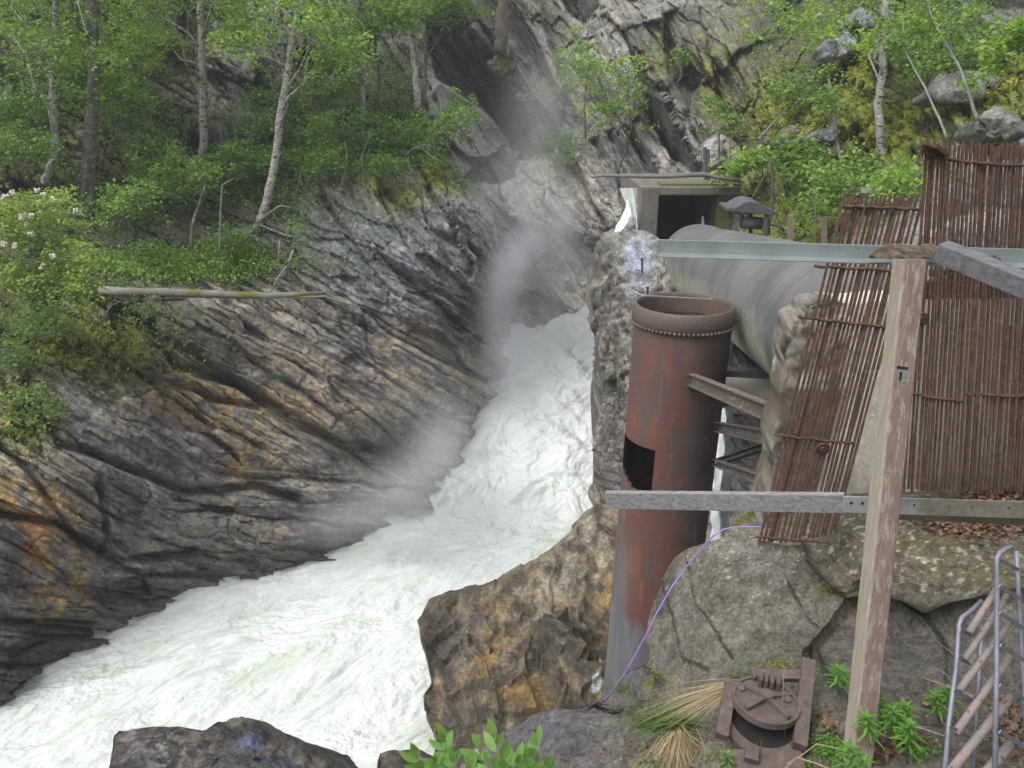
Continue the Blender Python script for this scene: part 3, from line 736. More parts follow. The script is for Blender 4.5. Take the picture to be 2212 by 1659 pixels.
def c_nr(Q_, u, v, n):
    a = fbm(Q_, 2.2, 4, off=5); b2 = fbm(Q_, 9, 4, off=8); b3 = fbm(Q_, 25, 3, off=18)
    c = np.zeros(u.shape + (3,)) + np.array([.125, .115, .092])
    c = mixn(c, (.19, .178, .15), sstep(-.1, .4, a + .4 * b2) * .7)
    c = mixn(c, (.25, .24, .225), np.clip(blobs(u, v, [(1580,1180,60,30,0,1),(1470,1300,30,90,0,.5),(1650,1220,90,25,0,.7)]), 0, 1) * .6)
    pc = sstep(1080, 1120, v) * sstep(1300, 1270, v) * sstep(1750, 1800, u)
    c = mixn(c, (.13, .115, .075), pc * sstep(-.4, .3, a + .3)); c = mixn(c, (.36, .33, .26), pc * sstep(.22, .42, b3) * .7)
    c = mixn(c, (.115, .11, .105), np.clip(blobs(u, v, [(1950,1430,110,130,0,1.1),(2080,1560,120,90,0,1)]), 0, 1) * sstep(-.5, .2, a + .2) * .8)
    c = mixn(c, (.07, .05, .03), np.clip(blobs(u, v, [(1850,1600,150,50,0,.9),(2100,1140,140,30,8,1.1),(1960,1590,110,70,0,.8),(2150,1600,100,90,0,.6)]), 0, 1) * sstep(-.3, .2, b2 + .2))
    c = mixn(c, (.12, .115, .135), np.clip(blobs(u, v, [(1200,1590,170,80,0,1.2),(1370,1460,40,40,0,1.2)]), 0, 1) * sstep(-.6, .1, a + .2) * .9)
    c = mixn(c, (.25, .19, .14), np.clip(blobs(u, v, [(1420,1640,160,30,0,1),(1480,1570,80,40,0,.6)]), 0, 1) * sstep(-.3, .3, b2) * .8)
    c = mixn(c, (.09, .085, .035), sstep(.12, .5, a + .3 * b2) * sstep(1600, 1450, u) * .35)
    c = mixn(c, (.06, .055, .05), np.clip(blobs(u, v, [(1440,1260,18,70,10,1),(1790,1470,30,60,-30,.8)]), 0, 1) * .8)
    c = mixn(c, (.45, .43, .30), sstep(.42, .5, b3) * sstep(1450, 1150, v) * .5)
    for pts, wpx, dep in CR: c = mixn(c, (.022, .02, .015), np.exp(-(seg_dist(u + 4 * b2, v + 4 * a, pts) / (wpx * .75)) ** 2) * .9)
    return c
M_near = rock_mat('lichened_stone', 45, 0.012)
M_wall = rock_mat('wall_plaster', 30, 0.006, var=.14, g0=.82, g1=1.15, lich=.12)
nearob, NQ, NU, NV = solid_rock('near_ground', [(820,2200),(870,1830),(1000,1659),(1060,1600),(1100,1578),(1150,1545),(1210,1530),(1300,1515),(1350,1450),(1398,1432),(1395,1380),(1405,1320),(1430,1250),(1455,1205),(1490,1180),(1560,1160),(1600,1120),(1640,1095),(1700,1080),(1760,1070),(1900,1062),(2300,1062),(2600,1070),(2700,2200)],
  (1790,1480), NEAR_CTRL, .9, d_nr, c_nr, M_near, rings=330, seg=900, back=14, kind='structure', lean=.8, cracks=CR, wetf=lambda u, v: blobs(u, v, [(1200,1590,170,80,0,1),(1370,1460,60,60,0,1),(1560,1175,60,20,0,.6)]))
# ground under and behind the camera
gy = np.linspace(2.2, -60, 90); gx = np.linspace(-40, 40, 110); GX, GY = np.meshgrid(gx, gy)
GZ = -1.75 - .45 * sstep(-1, 2.2, GY) * 1.6 - sstep(.5, -6, GX) * sstep(-12, 0, GY) * 2.6 + np.clip(-GY - 6, 0, 99) * .45
Gq = np.stack([GX, GY, GZ], -1); Gq[..., 2] += .12 * fbm(Gq, .8, 4)
gc = np.zeros(GX.shape + (3,)) + np.array([.12, .11, .08]); gc = mixn(gc, (.06, .08, .025), sstep(-.2, .2, fbm(Gq, .5, 3)))
tag(mesh_np('ground', Gq.reshape(-1, 3), grid_faces(90, 110), M_near, attrs={'col': gc.reshape(-1, 3), 'wet': np.zeros(GX.size)}), kind='structure')

# ------------------------------------------------------------------ river and cascade
wn_, wc_ = 760, 860
topv = lambda u: np.interp(u, [900, 1060, 1085, 1110, 1150, 1190, 1215, 1270, 1300, 1450], [720, 712, 700, 705, 708, 690, 680, 650, 645, 640])
sv = np.linspace(0, 1, wn_); su = np.linspace(-600, 1500, wc_)
WU, S_ = np.meshgrid(su, sv)
tv = topv(WU)
WV = tv + (1760 - tv) * S_ ** 1.0
fw = tps([(600,1140,Fz(1140)),(1100,1140,Fz(1140)),(1300,1140,Fz(1140)),(1100,1080,17.3),(1200,1000,18.2),(1000,1000,18.2),(1050,900,19.6),(1250,900,19.6),(1100,800,21.2),(1250,780,21.4),(1100,700,23.2),(1270,650,24.6),(900,1000,18.3),(900,700,23.3),(1400,650,24.6),(600,700,23),(600,900,20),(1400,900,19.7),(1400,1140,Fz(1140)),(-600,1140,Fz(1140)),(600,1260,Fz(1260)),(1200,1260,Fz(1260)),(1600,1260,Fz(1260)),(-600,1260,Fz(1260)),(200,1200,Fz(1200))])
kb = sstep(1040, 1200, WV); Fw_ = Fz(WV) * kb + fw(WU, np.minimum(WV, 1260)) * (1 - kb)
Wq = P(WU, WV, Fw_)
flow = np.stack([WU * 0 + 1, WU * 0, WU * 0], -1)
wnr = grid_normals(Wq); wnr = np.where(wnr[..., 2:3] < 0, -wnr, wnr)
casc = sstep(1200, 1050, WV)
# flow-stretched coordinates: the pool runs towards the lower left
ca, sa_ = math.cos(math.radians(40)), math.sin(math.radians(40))
fl = np.stack([(Wq[..., 0] * ca + Wq[..., 1] * sa_) * .55, (-Wq[..., 0] * sa_ + Wq[..., 1] * ca) * 1.3, Wq[..., 2]], -1)
ws_ = fbm(fl, .5, 2, off=61)[..., None] * .8
ww_ = .5 * fbm(Wq, .8, 2, off=83)[..., None]
bil = np.abs(fbm(Wq, .55, 5, off=3)); bil2 = np.abs(fbm(Wq, 1.9, 5, off=13)); 
wd = casc * (.45 * fbm(Wq, .5, 3, off=3) + .17 * fbm(Wq + ww_, 1.3, 5, gain=.6, off=13) + .05 * fbm(Wq + ww_, 4, 5, gain=.65, off=23)) + (1 - casc) * (.20 * fbm(fl, .6, 3) + .06 * fbm(fl + ws_, 1.6, 6, gain=.62) + .05 * fbm(fl + ws_, 4.5, 5, gain=.65))
wd -= .10 * casc
Wd = Wq + wnr * wd[..., None]
hdr = np.repeat(Wd[:1], 6, 0)      # the water beyond the lip
for k in range(6): hdr[5 - k, :, 1] += (k + 1) * .7; hdr[5 - k, :, 2] -= .25 * (k + 1)
Wd = np.concatenate([hdr, Wd], 0)
ws = fbm(fl, .5, 2, off=61)[..., None] * .8
fs2 = fl + ws
lace = np.abs(fbm(fs2, 1.4, 5, off=31)) - .5 * np.abs(fbm(fs2, 4.0, 4, off=35))
gr = sstep(.02, .40, lace) * sstep(.0, .35, fbm(fl, .35, 3, off=71) + .25) * sstep(720, 950, WV) * (1 - .6 * casc)
wcol = np.zeros(WU.shape + (3,)) + np.array([.65, .685, .675])
wcol = mixn(wcol, (.52, .585, .49), gr * .95)
wcol = np.concatenate([np.repeat(wcol[:1], 6, 0), wcol], 0)
mw, nt, b = newmat('white_water')
at = N(nt, 'ShaderNodeAttribute', attribute_name='col')
pos = geo_vec(nt); n_ = noise(nt, pos, 3.0, 8, .7, .5)
nt.links.new(mixc(nt, ramp(nt, n_, .35, .6, 0, .35), at.outputs['Color'], (.72, .75, .745)), b.inputs['Base Color'])
b.inputs['Roughness'].default_value = .6; b.inputs['Specular IOR Level'].default_value = .2
b.inputs['Subsurface Weight'].default_value = .0
bump(nt, b, math_(nt, 'ADD', n_, noise(nt, pos, 14, 6, .75)), .35, .05)
tag(mesh_np('river', Wd.reshape(-1, 3), grid_faces(wn_ + 6, wc_), mw, attrs={'col': wcol.reshape(-1, 3)}), kind='structure')
# ------------------------------------------------------------------ materials of the built things
M_galv = simple_mat('galvanised_steel', (.36,.40,.41), (.27,.31,.32), 6, .45, .6, (1,1,1), bstr=.15, bdist=.003, c3=(.22,.13,.09), s3=22, lo3=.70, hi3=.74)
M_wood = simple_mat('weathered_grey_wood', (.30,.29,.30), (.17,.165,.17), 5, .85, 0, (1.2,12,12), bstr=.6, bdist=.004, c3=(.10,.095,.09), s3=9, lo3=.58, hi3=.68)
M_wood2 = simple_mat('bluish_grey_wood', (.185,.185,.205), (.10,.10,.115), 5, .85, 0, (2,9,9), bstr=.6, bdist=.004)  # darker, bluish grey wood of the strut
M_rust = simple_mat('rusty_bar', (.105,.058,.042), (.06,.038,.032), 14, .9, 0, bstr=.5, bdist=.003, c3=(.18,.08,.045), s3=45, lo3=.52, hi3=.62)
M_rustd = simple_mat('brown_rusty_iron', (.085,.062,.058), (.15,.115,.105), 20, .9, 0, bstr=.6, bdist=.004, c3=(.12,.08,.065), s3=35, lo3=.55, hi3=.65)
M_dark = simple_mat('dark_iron', (.13,.14,.15), (.08,.085,.09), 12, .7, .2, bstr=.3, c3=(.2,.2,.19), s3=25, lo3=.64, hi3=.68)
M_conc = simple_mat('old_concrete', (.20,.185,.165), (.12,.115,.10), 3, .95, 0, bstr=.7, bdist=.02, c3=(.10,.10,.05), s3=9, lo3=.55, hi3=.68)
M_cream = simple_mat('cream_painted_concrete', (.74,.70,.60), (.60,.56,.46), 3, .85, 0, bstr=.2, bdist=.005, c3=(.22,.14,.08), s3=5, lo3=.66, hi3=.78)
M_black = simple_mat('void_shade_black', (.012,.012,.012), (.02,.018,.016), 3, 1)  # flat black standing for the shade in holes and the tunnel
M_pinkbar = simple_mat('flaking_pink_paint', (.31,.225,.205), (.19,.195,.21), 10, .75, .1, bstr=.4, bdist=.002, c3=(.10,.075,.07), s3=40, lo3=.60, hi3=.64)
M_galvd = simple_mat('dull_galvanised_tube', (.27,.29,.35), (.19,.20,.25), 14, .55, .4, bstr=.3, bdist=.002, c3=(.17,.09,.06), s3=30, lo3=.62, hi3=.70)
M_rope = simple_mat('purple_rope', (.40,.26,.72), (.30,.18,.55), 60, .8)

# post: three-tone weathered paint
m, nt, b = newmat('weathered_post_wood'); M_post = m
v = coords(nt, (1, 1, .06)); n1_ = noise(nt, v, 38, 8, .7); v2 = coords(nt, (1, 1, .12)); n2_ = noise(nt, v2, 60, 6, .7); n3_ = noise(nt, coords(nt), 1.6, 3, .5)
sep = nt.nodes.new('ShaderNodeSeparateXYZ'); nt.links.new(coords(nt), sep.inputs[0])
side = ramp(nt, math_(nt, 'ADD', math_(nt, 'SUBTRACT', sep.outputs['X'], math_(nt, 'MULTIPLY', sep.outputs['Z'], (PV(1966,560,2.93).x - PV(1852,1652,2.6).x) / (PV(1966,560,2.93).z - PV(1852,1652,2.6).z))), math_(nt, 'MULTIPLY', n3_, .02)), -.026, -.006)
c = mixc(nt, ramp(nt, n1_, .35, .65), (.215,.135,.12), (.28,.21,.19))
c = mixc(nt, ramp(nt, n2_, .50, .62, 0, .75), c, (.43,.40,.33))
c = mixc(nt, math_(nt, 'MULTIPLY', math_(nt, 'SUBTRACT', 1.0, side), ramp(nt, n1_, .3, .6, .5, 1)), c, (.44,.42,.32))
c = mixc(nt, ramp(nt, n1_, .28, .36, .7, 0), c, (.13,.08,.07))
nt.links.new(c, b.inputs['Base Color']); b.inputs['Roughness'].default_value = .9
bump(nt, b, math_(nt, 'ADD', n1_, n2_), .8, .006)

def bar2(mb, p0, p1, w, h, up=None):
    a = PV(*p0); c = PV(*p1)
    mb.box(a, c, w, h, up or (0, 0, 1))

# ------------------------------------------------------------------ top rail (angle steel), post, lower rail
rr = empty('guard_rail', PV(1420, 533, 3.55), 'galvanised steel angle rail running along the top of the post', 'rail')
A = PV(1421, 517, 3.55); B = PV(2420, 543, 3.10); A2 = PV(1421, 546, 3.55)
hh = (A - A2).length
mb = MB(); mb.box(A - Vector((0, 0, hh / 2)), B - Vector((0, 0, hh / 2)), .006, hh); mb.build('web', M_galv, rr, bevel=.0015)
mb = MB(); mb.box(A - Vector((0, .045, hh)), B - Vector((0, .045, hh)), .09, .006); mb.build('bottom_flange', M_galv, rr, bevel=.0015)
for uv in ((2150, 560), (2140, 553), (2205, 553)):
    mb = MB(); p = PV(uv[0], uv[1], 3.22); mb.disc(p - Vector((0, .02, 0)), (0, 1, 0), 0, .009, .012, 10); mb.build('bolt', M_rustd, rr)

pt = empty('wooden_post', PV(1850, 1650, 2.58), 'leaning wooden post with flaking red and cream paint and a square notch', 'post')
mb = MB()
pa = PV(1852, 1652, 2.60); pb = PV(1966, 560, 2.93)
W_ = .088
segs = 26; dvec = (pb - pa); ax = dvec.normalized(); xx = ax.cross(Vector((0, 1, 0))).normalized() * -1; yy = ax.cross(xx).normalized()
prof = [(-.5, -.42), (-.42, -.5), (.42, -.5), (.5, -.42), (.5, .5), (-.5, .5)]
vs = []; fs = []; rj = random.Random(3)
for i in range(segs + 1):
    t = i / segs; c0 = pa + dvec * t
    for (x, y) in prof: vs.append(c0 + xx * (x * W_ * (1 + rj.uniform(-.015, .015))) + yy * (y * W_))
n = len(prof)
for i in range(segs):
    for k in range(n): fs.append((i * n + k, i * n + (k + 1) % n, (i + 1) * n + (k + 1) % n, (i + 1) * n + k))
fs.append(tuple(range(n))); fs.append(tuple(segs * n + k for k in range(n)))
mb.add(vs, fs); post = mb.build('timber', M_post, pt, smooth=False)
# notch and bolt hole: flat black patches painting their dark insides
fy_ = -1 if yy.y > 0 else 1
def onpost(u, v, out=0.0):
    """point on the front face of the post at (u, v)"""
    yn = (CV - v) / FPX; d = Vector(((u - CU) / FPX, CP + yn * SP, yn * CP - SP))
    nrm = yy * fy_; p0 = pa + nrm * (W_ / 2 + out); t = p0.dot(nrm) / d.dot(nrm); return d * t
mb = MB(); q = [onpost(*c, .0015) for c in ((1937,790),(1961,793),(1961,799),(1937,796))]; mb.prism(q, yy * (-fy_) * -.0008); mb.build('notch', M_black, pt)
mb = MB(); q = [onpost(*c, .0015) for c in ((1943,804),(1949,803),(1948,812),(1946,822),(1942,824),(1943,814))]; mb.prism(q, yy * (-fy_) * -.0008); mb.build('bolt_hole', M_black, pt)
mb = MB(); q = [onpost(*c, .0008) for c in ((1938,797),(1961,799),(1960,826),(1939,826))]; mb.prism(q, yy * (-fy_) * -.0005); mb.build('bare_patch', M_wood, pt)

# rotten wedge of wood and the strut on the rail
mb = MB(); mb.v = []; 
pts = []
for i, (u, vt, vb) in enumerate([(1878,553,556),(1890,540,557),(1915,529,556),(1950,527,556),(1985,531,556),(2010,524,557),(2026,536,560),(2035,548,561)]):
    F = 3.14 - .0 * i
    pts.append([PV(u, vt, F), PV(u, vb, F), PV(u, vb, F + .09), PV(u, vt + 1, F + .10)])
vs = [p for r in pts for p in r]; fs = [(i * 4 + k, i * 4 + (k + 1) % 4, i * 4 + 4 + (k + 1) % 4, i * 4 + 4 + k) for i in range(len(pts) - 1) for k in range(4)]
fs += [(0, 1, 2, 3), (len(vs) - 1, len(vs) - 2, len(vs) - 3, len(vs) - 4)]
mb.add(vs, fs)
wd_ = mb.build('wood_offcut', simple_mat('rotten_wood', (.30,.235,.175), (.17,.13,.10), 4, .95, 0, (2,14,14), bstr=1, bdist=.008), jitter=.003)
tag(wd_, 'rotten splintered piece of wood lying on the rail above the post', 'wood offcut')
md = wd_.modifiers.new('sub', 'SUBSURF'); md.levels = 2; md.render_levels = 2; md.subdivision_type = 'SIMPLE'
tx = bpy.data.textures.new('wood_rough', 'CLOUDS'); tx.noise_scale = .03
md = wd_.modifiers.new('rough', 'DISPLACE'); md.texture = tx; md.strength = .02; md.texture_coords = 'GLOBAL'
mb = MB(); mb.box(PV(2032, 542, 3.0), PV(2420, 700, 2.5), .07, .072, (0, -.2, 1))
tag(mb.build('timber_strut', M_wood2, bevel=.003), 'grey squared timber running off to the right over the rail', 'timber')

# lower rail
lr = MB(); a_ = PV(1312, 1079, 3.62); b_ = PV(1826, 1086, 3.12)
lr.box(a_, b_, .035, .088); 
tag(lr.build('lower_rail', M_wood, bevel=.003), 'weathered grey wooden board fixed across in front of the tank', 'board')
pl_ = empty('steel_plate', PV(1822, 1090, 3.10), 'flat galvanised plate with bolt holes behind the foot of the grating', 'plate')
mb = MB(); mb.box(PV(1820, 1089, 3.085), PV(2420, 1108, 2.9), .006, .078)
M_plate, nt, b = newmat('damp_stained_plate'); sp_ = nt.nodes.new('ShaderNodeSeparateXYZ'); nt.links.new(coords(nt), sp_.inputs[0]); nn = noise(nt, coords(nt), 7, 7, .65); n4 = noise(nt, coords(nt), 40, 5, .6)
st4 = ramp(nt, math_(nt, 'ADD', sp_.outputs['X'], math_(nt, 'MULTIPLY', nn, .30)), .40, .46)
c = mixc(nt, ramp(nt, nn, .35, .65), (.34,.355,.37), (.27,.285,.29)); c = mixc(nt, math_(nt, 'MULTIPLY', st4, .85), c, mixc(nt, ramp(nt, n4, .4, .6), (.14,.125,.09), (.20,.185,.14)))
nt.links.new(c, b.inputs['Base Color']); b.inputs['Roughness'].default_value = .75
mb.build('plate', M_plate, pl_, bevel=.001)
for u in (1839, 1863, 1976, 2052, 2100, 2180):
    mb = MB(); t = (u - 1820) / 600; p = PV(u, 1086 + 19 * t, 3.085 - .185 * t - .004); mb.disc(p, (0, 1, 0), 0, .0065, .002, 12); mb.build('bolt_hole', M_black, pl_)  # black discs stand for the shade in the holes
mb = MB(); mb.box(PV(1880, 1106, 3.16), PV(2420, 1128, 2.96), .03, .05); mb.build('backing_board', simple_mat('damp_board', (.15,.13,.09), (.09,.08,.06), 6, .9), pl_)

# ------------------------------------------------------------------ rusty gratings
def grating(tl, tr, br, bl, Ft, Fb, n, label, crossbars, cat='grating', thick=.0115, dep=.012, seed=1, extra=(), topjit=6, skip=()):
    o = empty('grating', PV((bl[0] + br[0]) / 2, (bl[1] + br[1]) / 2, Fb), label, cat, 'rusty bar gratings')
    r = random.Random(seed); mb = MB()
    for i in range(n):
        if i in skip: continue
        t = (i + r.uniform(-.15, .15)) / (n - 1)
        a = (tl[0] + (tr[0] - tl[0]) * t, tl[1] + (tr[1] - tl[1]) * t + r.uniform(-topjit, topjit)); c = (bl[0] + (br[0] - bl[0]) * t + r.uniform(-2, 2), bl[1] + (br[1] - bl[1]) * t + r.uniform(-5, 5))
        A_ = PV(a[0], a[1], Ft + r.uniform(-.015, .015)); C_ = PV(c[0], c[1], Fb + r.uniform(-.01, .01))
        k = 6; pts_ = [A_.lerp(C_, j / k) + Vector((r.uniform(-.0012, .0012), r.uniform(-.001, .001), 0)) for j in range(k + 1)]
        for j in range(k): mb.box(pts_[j], pts_[j + 1] + (pts_[j + 1] - pts_[j]) * .002, thick * r.uniform(.8, 1.15), dep, (0, -1, .25))
    mb.build('bars', M_rust, o, jitter=.0012)
    for (u0, v0, u1, v1, rad) in crossbars:
        def Fa(v): return Fb + (Ft - Fb) * (bl[1] - v) / (bl[1] - tl[1])
        p0 = PV(u0, v0, Fa(v0) - .01); p1 = PV(u1, v1, Fa(v1) - .01)
        mb = MB(); kk = 10; mb.tube([p0.lerp(p1, j / kk) + Vector((0, r.uniform(-.003, .003), r.uniform(-.004, .004))) for j in range(kk + 1)], rad, 8)
        mb.build('crossbar', M_rust, o, smooth=True)
    for (u, v, rr_) in extra:
        f = Fb + (Ft - Fb) * (bl[1] - v) / (bl[1] - tl[1]) - .035
        mb = MB(); mb.disc(PV(u, v, f), (0, 1, .2), 0, rr_, .012, 20); mb.disc(PV(u, v, f - .01), (0, 1, .2), 0, rr_ * .4, .02, 10); mb.build('washer', M_rust, o, smooth=False)
    return o
grating((1826,422),(1992,424),(1802,1150),(1640,1178), 4.15, 3.80, 18, 'narrow leaning rusty bar grating whose foot rests on the rock beside the post',
        [(1725,685,1925,708,.008),(1672,940,1845,958,.008),(1632,1160,1790,1172,.008),(1760,575,1935,585,.008),(1815,445,1985,452,.008)], extra=[(1777,970,.038)], seed=4, topjit=5)
grating((2003,305),(2150,312),(2105,1060),(1953,1060), 4.35, 4.02, 18, 'tall rusty bar grating directly right of the post standing on the plate',
        [(1998,338,2150,356,.010),(1965,850,2078,868,.009),(1985,560,2120,570,.008)], extra=[(1990,690,.04)], seed=9, topjit=9)
grating((2158,312),(2420,318),(2380,1066),(2112,1062), 4.37, 4.04, 32, 'wide rusty bar grating at the right edge with orange rust stripes',
        [(2150,356,2400,362,.010),(2085,852,2400,862,.009),(2112,596,2400,590,.008)], seed=14, topjit=6)
mb = MB(); 
for i in range(9):
    u = 1996 + i * 3.5; mb.box(PV(u, 308 + i, 4.2), PV(1992 + i * 7, 338, 4.33), .006, .02)
tag(mb.build('bent_bars', M_rust), 'thin bent rusty bars curling over the top corner of the tall grating', 'bars')

# cream and broken concrete wall behind the gratings
def d_w(Q_, u, v):
    rough = np.clip(sstep(1775, 1700, u) + sstep(830, 760, v) * sstep(1900, 1800, u), 0, 1)
    w1_, w2_, _ = worley(Q_, 16)
    return rough * (.05 * fbm(Q_, 2.5, 3) + .020 * fbm(Q_, 9, 3) + .012 * (w2_ - w1_)) + .012 * fbm(Q_, 2, 3)
def c_w(Q_, u, v, n):
    a = fbm(Q_, 3, 4, off=5); b2 = fbm(Q_, 12, 3, off=8); b3 = fbm(Q_, 28, 3, off=4)
    c = np.zeros(u.shape + (3,)) + np.array([.62, .60, .52])
    c = mixn(c, (.36, .33, .27), sstep(-.1, .4, a) * .5)
    c = mixn(c, (.40, .39, .34), sstep(1960, 1990, u) * .5)
    rough = np.clip(sstep(1840, 1800, u) * sstep(850, 770, v) + sstep(1715, 1690, u), 0, 1)
    c = mixn(c, (.20, .18, .15), rough); c = mixn(c, (.11, .09, .07), rough * sstep(0, .3, b2)); c = mixn(c, (.32, .31, .29), rough * sstep(.15, .35, b3) * .7)
    br = sstep(800, 850, v + 40 * b2) * sstep(1825, 1800, u + .28 * (v - 900)) * sstep(1670, 1690, u)
    c = mixn(c, (.115, .095, .075), br)
    c = mixn(c, (.25, .13, .06), np.clip(blobs(u, v, [(1905,1000,5,60,10,1),(2100,780,18,120,6,.5)]), 0, 1) * .7)
    c = mixn(c, (.12, .10, .06), np.clip(blobs(u, v, [(2080,1060,200,45)]), 0, 1) * sstep(-.4, .2, a) * .8)
    return c
solid_rock('concrete_wall', [(1748,662),(1765,655),(1800,652),(1850,656),(2000,640),(2450,640),(2450,1140),(1640,1140),(1655,1080),(1668,1040),(1663,1000),(1672,940),(1690,880),(1685,850),(1700,800),(1690,770),(1705,735),(1708,700),(1735,685)],
  (2050,900), [(1748,662,4.75),(1700,800,4.7),(1665,1000,4.6),(1640,1140,4.55),(2000,640,4.75),(2450,640,4.7),(2450,1140,4.5),(2050,900,4.6),(1850,900,4.62)],
  1.2, d_w, c_w, M_wall, rings=160, seg=420, back=60, bd=.6, label='broken concrete wall with cream face behind the rusty gratings', cat='wall', lean=0)
mb = MB(); mb.box(PV(1985, 625, 4.5), PV(2420, 622, 4.45), .06, .10); mb.box(PV(2010, 590, 4.52), PV(2420, 570, 4.47), .05, .035)
tag(mb.build('steel_beam', simple_mat('rust_brown_beam', (.10,.075,.06), (.06,.045,.04), 9, .9)), 'dark rusty beam lying along the top of the concrete wall', 'beam')

M_riv = simple_mat('rivet_iron', (.16,.11,.09), (.09,.07,.06), 20, .7)
# ------------------------------------------------------------------ surge tank
m, nt, b = newmat('rusty_tank_steel'); M_tank = m
at = N(nt, 'ShaderNodeAttribute', attribute_name='col')
gv = coords(nt, (1, 1, .35)); n1_ = noise(nt, gv, 3.2, 9, .7); n2_ = noise(nt, gv, 14, 7, .7); n3_ = noise(nt, coords(nt, (1, 1, .15)), 8, 7, .6)
c = mixc(nt, ramp(nt, n2_, .35, .65, 0, .45), at.outputs['Color'], (.19,.085,.065))
c = mixc(nt, ramp(nt, n1_, .48, .56, 0, .75), c, (.095,.085,.085))
c = mixc(nt, ramp(nt, n3_, .60, .70, 0, .55), c, (.26,.15,.12))
c = mixc(nt, ramp(nt, noise(nt, coords(nt), 34, 4, .6), .64, .68, 0, .5), c, (.30,.27,.23))
wt = N(nt, 'ShaderNodeAttribute', attribute_name='wet')
c = mixc(nt, wt.outputs['Fac'], c, mixc(nt, ramp(nt, n3_, .4, .6), (.135,.14,.15), (.19,.19,.20)))
nt.links.new(c, b.inputs['Base Color']); b.inputs['Roughness'].default_value = .62; b.inputs['Metallic'].default_value = .0
bump(nt, b, math_(nt, 'ADD', n1_, math_(nt, 'MULTIPLY', n2_, .6)), .4, .02)
tank = empty('surge_tank', (1.60, 8.0, -7.9), 'tall rusty red riveted steel cylinder with an open top and a cut-out window', 'tank')
tt0 = Vector((1.766, 8.0, -2.03)); tb0 = Vector((1.59, 8.0, -8.4))
def tank_c(z): return tt0.lerp(tb0, (tt0.z - z) / (tt0.z - tb0.z))
TR_ = .498
def tank_grid(zs, rads, nseg=160, ang0=0, ang1=2 * math.pi):
    th = np.linspace(ang0, ang1, nseg, endpoint=False)
    g = np.zeros((len(zs), nseg, 3))
    for i, (z, r) in enumerate(zip(zs, rads)):
        c = tank_c(z); g[i, :, 0] = c.x + r * np.sin(th); g[i, :, 1] = c.y - r * np.cos(th); g[i, :, 2] = z
    return g, th
zs = np.concatenate([np.linspace(-2.14, -2.38, 6), np.linspace(-2.42, -8.3, 150)])
rads = np.where(zs > -2.44, TR_ + .0, TR_)
g, th = tank_grid(zs, rads)
fc = grid_faces(len(zs), 160, wrap=True)
cz = g.reshape(-1, 3)[fc].mean(1)
tha = np.arctan2(cz[:, 0] - np.array([tank_c(z).x for z in cz[:, 2]]), -(cz[:, 1] - 8.0))
hole = (cz[:, 2] < -3.47) & (cz[:, 2] > -3.98) & (tha > math.radians(-92)) & (tha < math.radians(-29)) & ~((cz[:, 2] < -3.86) & (tha < math.radians(-60) - (cz[:, 2] + 3.98) * 4))
fc = fc[~hole]
inner = g.copy(); 
for i, z in enumerate(zs):
    c = tank_c(z); inner[i, :, 0] = c.x + (g[i, :, 0] - c.x) * .965; inner[i, :, 1] = c.y + (g[i, :, 1] - c.y) * .965
ng = g.shape[0] * 160
tc = np.zeros((len(zs), 160, 3)) + np.array([.15, .068, .053])
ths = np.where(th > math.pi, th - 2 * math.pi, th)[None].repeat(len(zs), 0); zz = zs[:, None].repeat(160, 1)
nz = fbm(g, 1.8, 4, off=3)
tc = mixn(tc, (.065, .055, .058), sstep(-.05, .5, ths + .7 * nz) * sstep(2.2, 1.6, ths) * .92)  # right side darkened as turned from the light, with dark patches
tc = mixn(tc, (.30, .13, .095), sstep(.1, .5, nz) * .4)
tc = mixn(tc, (.12, .10, .09), sstep(-2.55, -2.3, zz) * .5)
wetm = sstep(-5.55, -5.75, zz + .12 * fbm(g * np.array([3, 3, .3]), 3, 3)) * .95 + np.exp(-((ths + 1.2) / .35) ** 2) * sstep(-4.4, -5.2, zz) * .7
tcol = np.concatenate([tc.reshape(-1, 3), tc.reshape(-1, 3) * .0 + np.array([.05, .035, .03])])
twet = np.concatenate([np.clip(wetm, 0, 1).ravel(), np.zeros(ng)])
hb = []
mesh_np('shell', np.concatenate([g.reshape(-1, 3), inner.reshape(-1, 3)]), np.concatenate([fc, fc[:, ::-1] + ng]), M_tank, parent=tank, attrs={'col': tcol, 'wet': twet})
# rolled rim
prof_ = [(-2.42, TR_ + .008), (-2.40, TR_ + .02), (-2.30, TR_ + .028), (-2.18, TR_ + .026), (-2.09, TR_ + .012), (-2.045, TR_ + .002), (-2.03, TR_ - .008), (-2.04, TR_ - .018), (-2.12, TR_ - .022), (-2.45, TR_ - .022)]
prof_ = [(-2.03 + (z_ + 2.03) * .52, r_) for z_, r_ in prof_]
g2, _ = tank_grid([p[0] for p in prof_], [p[1] for p in prof_])
mesh_np('rim', g2.reshape(-1, 3), grid_faces(len(prof_), 160, wrap=True), M_tank, parent=tank, attrs={'col': np.zeros((len(prof_) * 160, 3)) + np.array([.10, .082, .068]), 'wet': np.zeros(len(prof_) * 160)})
for k in range(72):
    a = 2 * math.pi * k / 72; c = tank_c(-2.22)
    if math.cos(a) < -.1: continue
    mb = MB(); mb.sphere((c.x + (TR_ + .026) * math.sin(a), c.y - (TR_ + .026) * math.cos(a), -2.222), .019, 7, 5); mb.build('rivet', M_riv, tank, smooth=True)
mb = MB(); mb.box(PV(1393, 639, 7.9), PV(1540, 647, 8.1), .04, .012); mb.tube([PV(1372, 632, 8.0), PV(1393, 640, 7.95)], .008, 6)
tag(mb.build('metal_strip', M_galv), 'thin pale strip of metal lying just behind the open tank top', 'strip')
